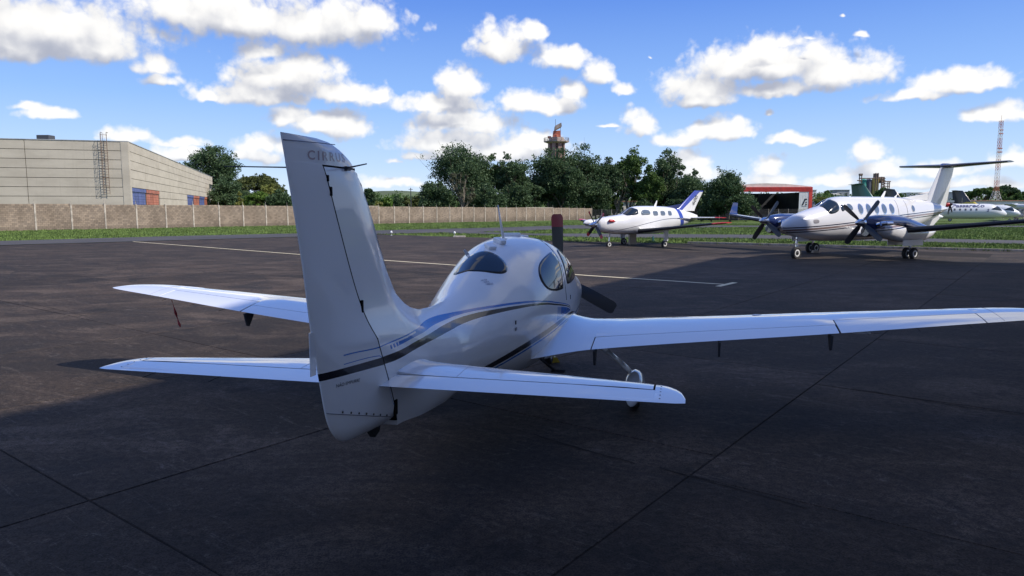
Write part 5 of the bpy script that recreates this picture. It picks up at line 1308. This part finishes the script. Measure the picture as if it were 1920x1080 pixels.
for i, (px, top, hw, Y, lf, lb) in enumerate(((1125, 372, 16, 186, 'leaf_dark', 'dark shrub at the fence by the end of the wall'), (1150, 366, 16, 200, 'leaf_bright', 'sunlit yellow-green shrub behind the wire fence'), (1205, 372, 20, 184, 'leaf_dark', 'dark shrub at the fence below the slender trees'), (1262, 374, 26, 182, 'leaf_dark', 'dark shrub at the fence left of the blue tail'), (1335, 366, 22, 172, 'leaf_dark', 'dark shrub right of the blue tail'))):
    tree('shrub', lb, px, top, hw, Y, lf, 60+i, style='bush', dens=.5, cat='shrub')
for i, (px, top, hw, Y, lb) in enumerate(((988, 335, 24, 180, 'low dark tree under the gap left of the radar tower trees'), (1118, 328, 26, 186, 'dark bushy tree below the tallest tree, just past the wall end'), (1232, 322, 24, 194, 'dark tree behind the two tall slender trees'), (1282, 308, 26, 195, 'dark tree just left of the blue and white tail'), (896, 318, 26, 166, 'dark tree tucked behind the half bare tree'))):
    tree('broadleaf_tree', lb, px, top, hw, Y, 'leaf_dark', 120+i, style='bush', dens=.9, group=TR)
# ------------------------------------------------------------------ radar tower
Y = 235; X = at(1043, Y); B = gz(X, Y); s_ = Y/FPX
def RX(px): return (px-1043)*s_
def RZ(py): return zz(py, Y, 1043)-B
rt = thing('radar_tower', 'red and grey airport tower carrying a rotating radar antenna above the trees', 'tower', (X, Y, B))
m = MB()
for a, c in ((-14, 'x'), (14, 'x')): pass
for k in range(8):
    t = 2*math.pi*(k+.5)/8; m.box((RX(1043+12*math.cos(t)), 12*s_*math.sin(t), RZ(268)/2), (1.2, 1.2, RZ(268)), rz=t)
m.build('column', 'tower_red', rt)
m = MB(); m.lathe((0, 0, 0), [(10*s_, 0), (10*s_, RZ(268))], 'z', 8); m.build('shaft', 'tower_concrete', rt)
m = MB(); m.lathe((0, 0, RZ(268)), [(15*s_, -.5), (23*s_, 0), (23*s_, .35), (14*s_, .4), (14*s_, 1.4), (1, 1.4)], 'z', 8); m.build('platform', 'tower_concrete', rt)
m = MB()
for k in range(16):
    t = 2*math.pi*k/16; p = (23*s_*math.cos(t), 23*s_*math.sin(t), RZ(268)); m.bar(p, (p[0], p[1], p[2]+1.3), .06, 4)
    t2 = 2*math.pi*(k+1)/16
    for h in (.7, 1.3): m.bar((p[0], p[1], p[2]+h), (23*s_*math.cos(t2), 23*s_*math.sin(t2), p[2]+h), .05, 4)
m.build('railing', 'rust_steel', rt)
m = MB(); m.lathe((0, 0, RZ(262)), [(1.0, 0), (1.0, 1.2), (.6, 1.5)], 'z', 12); m.box((-.1, 0, RZ(254)), (9*s_, 7*s_, 13*s_)); m.prism([(RX(1036), RZ(258)), (RX(1051), RZ(262)), (RX(1050), RZ(247)), (RX(1037), RZ(248))], 'y', -.8, .8); m.build('pedestal', 'mast_red', rt)
m = MB(); m.prism([(RX(1039), RZ(247)), (RX(1052), RZ(240)), (RX(1051), RZ(233.5)), (RX(1040), RZ(239))], 'y', -2.2, 2.2); m.build('radar_antenna', 'tower_concrete', rt)
m = MB(); m.bar((RX(1050.5), 0, RZ(266)), (RX(1050.5), 0, RZ(233)), .06, 4); m.bar((RX(1041), 0, RZ(250)), (RX(1041), 0, RZ(226)), .06, 4); m.build('lightning_rod', 'dark_steel', rt)
m = MB(); m.bar((RX(1030), 0, RZ(266)), (RX(1030), 0, RZ(259)), .1, 5); m.box((RX(1030), 0, RZ(259)), (1.1, .6, .7)); m.build('siren', 'mast_red', rt)
# ------------------------------------------------------------------ red hangar
Y = 188; X0, X1 = at(1400, Y), at(1522, Y); B = gz(X1, Y); HZ = lambda py: zz(py, Y, 1460)-B; s_ = Y/FPX
rh = thing('red_hangar', 'low hangar with red fascia, dark open front and pale rounded roof', 'hangar', (X0, Y, B)); Wd = X1-X0; sx = Wd/122
m = MB(); m.box((Wd/2-1.2, 0, (HZ(351)+HZ(360))/2), (Wd+2.4, .5, HZ(351)-HZ(360))); m.box((Wd-3.2*sx, 0, HZ(360)/2), (6.4*sx, .5, HZ(360))); m.build('fascia', 'red_cladding', rh)
m = MB()
for i in range(60): m.box((-2.2+i*(Wd+2.2)/60, -.27, (HZ(351)+HZ(360))/2), (.05, .06, HZ(351)-HZ(360)-.05))
m.build('cladding_ribs', 'red_cladding', rh)['kind'] = 'stuff'
m = MB(); m.box((Wd/2, 25, HZ(360)/2), (Wd, .3, HZ(360))); m.box((-2, 12.5, HZ(360)/2), (.3, 25, HZ(360))); m.box((Wd-.15, 12.5, HZ(360)/2), (.3, 25, HZ(360))); m.build('wall', 'hangar_dark', rh)
m = MB(); P = [(-2.4, HZ(351)), (-2.4, HZ(347.5)), (Wd*.05, HZ(344.8)), (Wd*.30, HZ(343.8)), (Wd*.60, HZ(345)), (Wd*.93, HZ(349)), (Wd, HZ(350)), (Wd, HZ(351))]; m.prism(P, 'y', .3, 26); fixn(m.build('roof', 'cream_roof', rh))
m = MB()
for i in range(1, 4): m.box((Wd*(i/4.4), 24.6, HZ(360)/2), (.35, .35, HZ(360)))
for i in range(4): m.box((Wd*.42, 24.5, 1+i*1.1), (Wd*.8, .15, .15))
m.build('frame', 'hangar_frame', rh)
m = MB(); px0, px1 = 1497.5, 1515.5
for i in range(6): m.box(((px0-1400)*sx+(i+.5)*(px1-px0)*sx/6, -.1, HZ(359)/2-.03), ((px1-px0)*sx/6-.04, .16, HZ(359)-.1))
dn = m.build('sliding_door', 'white_metal', rh)
# emblem: two slanted bars and a dot, like a letter A
def pxp(px, py, y=-.24): return ((px-1400)*sx, y, HZ(py))
m = MB()
for poly in ([(1503, 385), (1505.6, 385), (1509.6, 375.2), (1512.2, 375.2), (1512.2, 372.8), (1508, 372.8)], [(1509, 385), (1512.2, 385), (1512.2, 382.6), (1510, 382.6)], [(1509.6, 380.6), (1512.2, 380.6), (1512.2, 378.4), (1510.4, 378.4)]):
    m.prism([((a-1400)*sx, HZ(b)) for a, b in poly], 'y', -.24, -.19)
m.build('emblem', 'decal_black', dn)
m = MB(); m.box((pxp(1507.5, 387.3)[0], -.2, HZ(387.3)), (9*sx, .03, .12)); m.build('emblem_line', 'decal_grey', dn)
m = MB(); m.box((-2+10, 8, .55), (14, .12, 1.1)); m.box((9, 5, .6), (.1, .1, 1.2)); m.build('barrier', 'galv', rh)
# dark small aircraft parked inside
hp = thing('dark_aircraft', 'dark parked aircraft half hidden in the shade of the red hangar', 'airplane', (X0+Wd*.42, Y+5, B), R(200))
DT = [(0,1.5,1.2,.1,1.35,2),(.6,1.8,.9,.5,1.3,2),(2.2,2.2,.8,.65,1.3,2.2),(3.4,2.3,.9,.62,1.3,2.2),(6.5,1.8,1.35,.2,1.6,2),(8,1.7,1.6,.05,1.65,2)]
loft('fuselage', DT, hp, 'navy_dark', dx=.6, nseg=20)
for s in (1, -1): lwing('wing', hp, 'navy_dark', [(0, 2.2, 3.8, 1.0), (5.5, 2.5, 3.4, 1.4)], .13, s)
lwing('fin', hp, 'navy_dark', [(0, 6.3, 8.0, 1.6), (0, 7.3, 8.3, 3.1)], .1, vert=True)
for q in ((1, 0), (2.9, 1.5), (2.9, -1.5)): strut_gear(hp, q[0], q[1], .9, .22, .14)
# ------------------------------------------------------------------ regional airliners
def airliner(name, label, nose, tail, fin_mat, title=None, rot0=0):
    nX, nY = nose; tX, tY = tail; L_ = math.dist(nose, tail); B = gz(nX, nY); a = math.atan2(nX-tX, nY-tY); k = L_/27.1
    t = thing(name, label, 'airplane', (nX, nY, B), math.pi/2-a); zc = 2.25
    T = [(0,zc-.35,zc-.65,.12,zc-.5,2),(.35,zc+.05,zc-.95,.55,zc-.45,2),(1.0,zc+.50,zc-1.18,.92,zc-.35,2),(1.7,zc+.98,zc-1.30,1.15,zc-.2,2),(2.5,zc+1.30,zc-1.38,1.32,zc,2),(3.4,zc+1.40,zc-1.4,1.38,zc,2),(18,zc+1.40,zc-1.4,1.38,zc,2),(21,zc+1.36,zc-.95,1.15,zc+.2,2),(24.5,zc+1.15,zc+.0,.6,zc+.6,2),(27.1,zc+.85,zc+.65,.08,zc+.75,2)]
    loft('fuselage', T, t, 'tank_white', dx=.5, nseg=32, ang=60); f = fusfn(T)
    for s in (1, -1):
        V, F = patch('cockpit_window', [(1.15,.55),(1.5,.35),(2.1,.25),(2.75,.22),(3.1,.30),(2.7,.50),(2.15,.85),(1.85,1.2),(1.62,1.45),(1.42,1.1)], loft_fn(T, s), None, None, off=.02, edge=-.01, rings=3); fixn(pm('cockpit_window', V, F, 'windshield', t, True))
        for i in range(9 if s < 0 or True else 0): win_patch(t, 'cabin_window', f, 5.6+i*.92, zc+.35, .34, .42, s, 'silo_grey', sq=3.2, n=8, off=.02)
        lwing('wing', t, 'tank_white', [(0, 13.0, 15.6, zc+1.5), (4.9, 13.0, 15.6, zc+1.55), (13.4, 13.6, 15.2, zc+1.85)], .15, s)
        y0 = 4.05*s
        loft('nacelle', [(11.2,zc+1.65,zc+.95,.30,zc+1.3,2),(11.7,zc+1.75,zc+.65,.45,zc+1.25,2.2),(14.2,zc+1.8,zc+.55,.48,zc+1.2,2.3),(16.2,zc+1.5,zc+.8,.3,zc+1.2,2),(17.2,zc+1.4,zc+1.1,.05,zc+1.3,2)], t, 'tail_red' if fin_mat == 'tail_green' else 'tank_white', dx=.6, nseg=18, yoff=y0)
        propeller(t, (-11.1, y0, zc+1.3), 1.96, 6, R(12), 'blade_black', None, w=.30, spin=.28, spin_l=.5, smat='blade_black')
        strut_gear(t, 13.2, s*2.05, .95, .42, .3)
        lwing('tailplane', t, fin_mat, [(0, 25.0, 27.2, 7.45), (3.6, 25.8, 27.2, 7.5)], .1, s)
        loft('gear_fairing', [(11.2,zc-.9,zc-1.2,.1,zc-1.05,2),(12.2,zc-.5,zc-1.55,.5,zc-1.1,2),(14.2,zc-.5,zc-1.55,.5,zc-1.1,2),(15.5,zc-.9,zc-1.2,.1,zc-1.05,2)], t, 'tank_white', dx=.6, nseg=16, yoff=1.35*s)
    strut_gear(t, 1.9, 0, 1.1, .28, .25, dual=.2)
    lwing('fin', t, fin_mat, [(0, 20.0, 26.8, zc+.9), (0, 22.6, 26.9, 4.2), (0, 24.9, 27.3, 7.5)], .11, vert=True)
    if title:
        V, F = text_mesh(title, 1., .3, .03); x0_, x1_ = min(v.x for v in V), max(v.x for v in V); P = []
        for v in V:
            u_ = (v.x-x0_)/(x1_-x0_); X_ = 9.75-u_*5.6; Z_ = zc+.78+v.y*.82; P.append((-X_, -(f(X_, min(Z_, zc+1.35))+.03), Z_))
        pm('title_lettering', P, F, 'decal_navy', t)
        V, F = text_mesh('2', 1., .3, .02); P = [(-(3.95-v.x*.8), -(f(3.6, zc+.0+v.y*.6)+.03), zc-.05+v.y*.7) for v in V]; pm('nose_number', P, F, 'decal_navy', t)
        V, F = text_mesh('FLY', 1., .3, .01); P = [(-(2.0-v.x*.3), -(f(1.7, zc+.0+v.y*.3)+.03), zc-.15+v.y*.3) for v in V]
    return t
airliner('regional_airliner', 'white regional airliner with blue slanted title above its windows and a dark green tail', (at(1889, 134), 134.), (at(1613, 139.5), 139.5), 'tail_green', 'Passaredo')
airliner('regional_airliner', 'second white airliner with an all-black tail, mostly hidden behind the green-tailed one', (at(1915, 158), 158.), (at(1698, 170), 170.), 'tail_black')
a3 = airliner('regional_airliner', 'white airliner with black and yellow tail, body running out of the picture at right', (at(2035, 170), 170.), (at(1822, 184), 184.), 'tail_black')
lwing('fin_yellow_base', a3, 'tail_yellow', [(0, 19.4, 27.0, 3.0), (0, 21.2, 27.1, 3.9), (0, 22.2, 26.0, 4.6)], .13, vert=True)
# ------------------------------------------------------------------ far right: plant, mast, low buildings, trees
Y = 400; s_ = Y/FPX; B = gz(at(1630, Y), Y)
pl_ = thing('cement_plant', 'industrial silos in green, grey and yellow with a steel stair tower above the airliners', 'silos', (at(1630, Y), Y, B))
P_ = lambda px: (px-1630)*s_
Z_ = lambda py: zz(py, Y, 1630)-B
for px, r, top, mt in ((1617, 5.5, 338, 'silo_green'), (1626, 6, 338, 'silo_grey'), (1639, 6.2, 336, 'silo_yellow')):
    m = MB(); m.lathe((P_(px), 0, 0), [(r*s_, 0), (r*s_, Z_(top)), (r*s_*.5, Z_(top)+.6), (.1, Z_(top)+.7)], 'z', 20); autosmooth(m.build('silo', mt, pl_), 40)
m = MB()
for px, top in ((1606, 327), (1610, 327), (1636, 325), (1640, 325), (1647, 332), (1652, 333), (1659, 341), (1662, 341)): m.bar((P_(px), -2, 0), (P_(px), -2, Z_(top)), .28, 4)
for py in range(330, 372, 5):
    m.bar((P_(1605), -2, Z_(py)), (P_(1611), -2, Z_(py)), .2, 4)
    if py > 333: m.bar((P_(1646), -2, Z_(py)), (P_(1654), -2, Z_(py+4)), .22, 4); m.bar((P_(1654), -2, Z_(py)), (P_(1646), -2, Z_(py+4)), .22, 4)
    if py > 341: m.bar((P_(1646), -2, Z_(py)), (P_(1663), -2, Z_(py)), .2, 4)
m.bar((P_(1605), -2, Z_(335)), (P_(1647), -2, Z_(335)), .3, 4); m.box((P_(1608), -2, Z_(328)), (1.6, 1.6, 1.0)); m.box((P_(1638), -1, Z_(331)), (2.2, 2, 3)); m.box((P_(1649), 0, Z_(338)), (2.6, 2.6, 3.4)); m.bar((P_(1602), -2, Z_(339)), (P_(1611), -2, Z_(339)), .3, 4); m.bar((P_(1651), -2, Z_(341)), (P_(1664), -2, Z_(341)), .3, 4)
m.build('steel_frame', 'rust_steel', pl_)
Y = 300; s_ = Y/FPX; B = gz(at(1866, Y), Y)
ms = thing('lattice_mast', 'tall red and white lattice radio mast at the right, ahead of low trees', 'mast', (at(1866, Y), Y, B)); Ht = zz(229, Y, 1866)-B; nb = 14
def mw(h): t = h/Ht; return (10.5*(1-t*3.0) if t < .22 else 3.6*(1-(t-.22)*.62))*s_ if False else (max(2.1, 10.5-34*t) if t < .26 else 2.1-.5*(t-.26))*s_ + .15
hs = np.linspace(0, Ht, 27)
for i in range(26):
    a, b = hs[i], hs[i+1]; wa, wb = mw(a), mw(b); m = MB(); cs = ((-1, -1), (1, -1), (1, 1), (-1, 1))
    for j in range(4):
        p, q = cs[j], cs[(j+1) % 4]; m.bar((p[0]*wa, p[1]*wa, a), (p[0]*wb, p[1]*wb, b), .065, 4); m.bar((p[0]*wa, p[1]*wa, a), (q[0]*wb, q[1]*wb, b), .035, 4); m.bar((q[0]*wa, q[1]*wa, a), (p[0]*wb, p[1]*wb, b), .035, 4); m.bar((p[0]*wb, p[1]*wb, b), (q[0]*wb, q[1]*wb, b), .035, 4)
    m.build('mast_section', 'mast_white' if (i//3) % 2 else 'mast_red', ms)
m = MB()
for h_, w_ in ((.66, 1.2), (.70, 1.1), (.86, 1.0), (.9, .9)): m.box((0, -.5, Ht*h_), (w_*1.6, .4, .35))
m.bar((0, 0, Ht), (0, 0, Ht+2.2), .06, 4); m.build('aerials', 'mast_red', ms)
def house(label, px0, px1, top, Y, mt, roof=None, wins=0, depth=12, h0=None, nm='low_building'):
    X0, X1 = at(px0, Y), at(px1, Y); B = gz((X0+X1)/2, Y)-1; H = zz(top, Y, (px0+px1)/2)-B; W_ = X1-X0
    t = thing(nm, label, 'building', (X0, Y, B)); m = MB(); m.box((W_/2, depth/2, H/2-.15), (W_, depth, H-.3)); m.build('wall', mt, t)
    m = MB(); m.box((W_/2, depth/2, H-.12), (W_+.8, depth+.8, .3)) if roof != 'gable' else m.prism([(-.5, H-.3), (W_+.5, H-.3), (W_*.5, H+W_*.06+.5)], 'y', -.4, depth+.4); m.build('roof', {'gable': 'cream_roof', None: mt}.get(roof, roof), t)
    for i in range(wins): m = MB(); m.box((W_*(i+.6)/(wins+.2), -.02, H*.55), (W_/(wins+.2)*.42, .12, H*.28)); m.build('window', 'dark_glass', t)
    return t
house('pale block building just right of the red hangar', 1523, 1530, 356, 480, 'house_white', None, 1)
house('small white house with a flat roof left of the grey block', 1541, 1562, 364, 500, 'house_white', 'house_grey', 3)
house('grey boxy building with a white right edge beyond the twin-engine plane', 1568, 1592, 356, 520, 'house_grey', None, 2)
house('low white building in front of the grey boxy building', 1562, 1578, 365, 460, 'house_white', 'gable', 2)
house('pale wide building between the green and the black airliner tails', 1706, 1728, 361, 520, 'house_white', None, 4)
house('low warehouse with pale roof behind the T-tail of the twin-engine plane', 1742, 1790, 362, 430, 'house_grey', 'gable', 0)
house('long low shed with metal roof left of the lattice mast', 1786, 1838, 360, 380, 'house_white', 'galv', 6)
house('long low brick wall building behind the airliners', 1640, 1790, 378, 300, 'brick_red', None, 12, depth=6)
house('long pale low building running to the right edge', 1790, 1990, 376, 290, 'house_white', 'brick_red', 12, depth=6)
house('long dark shed roof behind the red hangar end', 1524, 1600, 377, 340, 'house_grey', None, 5, depth=8)
house('beige low wall building glimpsed between the trunks right of the wall', 1108, 1192, 377, 225, 'cream_roof', 'brick_red', 5, depth=8)
house('grey shed glimpsed behind the tail numbered 600', 1255, 1352, 372, 200, 'hangar_frame', 'house_grey', 4, depth=8)
for i, (px, top, hw, Y, lf, lb, st) in enumerate(((1845, 352, 34, 330, 'leaf_mid', 'broad flat-topped tree mass left of the lattice mast', 'dome'), (1880, 349, 30, 345, 'leaf_dark', 'dark broad tree behind the lattice mast', 'dome'), (1912, 364, 24, 320, 'leaf_mid', 'green tree at the right picture edge behind the airliners', 'dome'), (1940, 360, 26, 325, 'leaf_dark', 'dark tree just beyond the right edge of the buildings', 'dome'),
      (1655, 352, 14, 385, 'leaf_mid', 'small green tree right of the yellow silo', 'bush'), (1552, 358, 8, 440, 'leaf_mid', 'tiny round tree above the small white house', 'bush'), (1745, 364, 12, 380, 'leaf_dark', 'small dark tree left of the T-tail fin', 'bush'), (1676, 364, 18, 370, 'leaf_mid', 'low green bushes left of the black airliner tail', 'bush'), (1545, 371, 16, 330, 'leaf_yellow', 'yellow-green bushes behind the nose of the twin-engine plane', 'bush'), (1585, 371, 18, 335, 'leaf_mid', 'green bushes above the roof of the twin-engine plane', 'bush'), (1806, 364, 14, 350, 'leaf_dark', 'dark bush between the T-tail and the yellow-based fin', 'bush'))):
    tree('distant_tree', lb, px, top, hw, Y, lf, 80+i, style=st, dens=.5, leafs=.5)
# tree line closing the horizon, and the far hill
rs = np.random.RandomState(77); C_ = []; Rr = []
for i in range(520):
    x = rs.uniform(-330, 560); y = rs.uniform(330, 430) if x > 60 else rs.uniform(300, 420); C_.append([x, y, gz(x, y)+rs.uniform(1, 4.2)]); Rr.append(rs.uniform(2.5, 5))
V, Q = leaves(rs, np.array(C_), np.array(Rr), 60, 1.3); o = mesh_np('distant_treeline', V, Q, 'leaf_mid'); o['kind'] = 'stuff'
V = []; F = []; nx, ny = 60, 14
for j in range(ny):
    for i in range(nx):
        u, v = i/(nx-1), j/(ny-1); x = -330+u*330; y = 820+v*500; z = gz(x, y)-2+ (13+5*mnoise.noise((x*.012, y*.01, 0)))*math.exp(-((u-.55)/.26)**2)*math.sin(math.pi*min(v*1.6, 1)/1)**.5 if v < .62 else gz(x, y)-2
        V.append((x, y, z))
for j in range(ny-1):
    for i in range(nx-1): F.append((j*nx+i, j*nx+i+1, (j+1)*nx+i+1, (j+1)*nx+i))
o = pm('hill', V, F, 'far_ground', smooth=True); o['kind'] = 'structure'
m = MB(); X = at(771, 150); m.bar((X, 150, gz(X, 150)), (X, 150, zz(352, 150)), .12, 6, .08); m.box((X, 150, zz(355, 150)), (.9, .1, .1)); tag(m.build('utility_pole', 'dark_steel', None), 'thin dark pole standing behind the wall among the palms', 'pole')
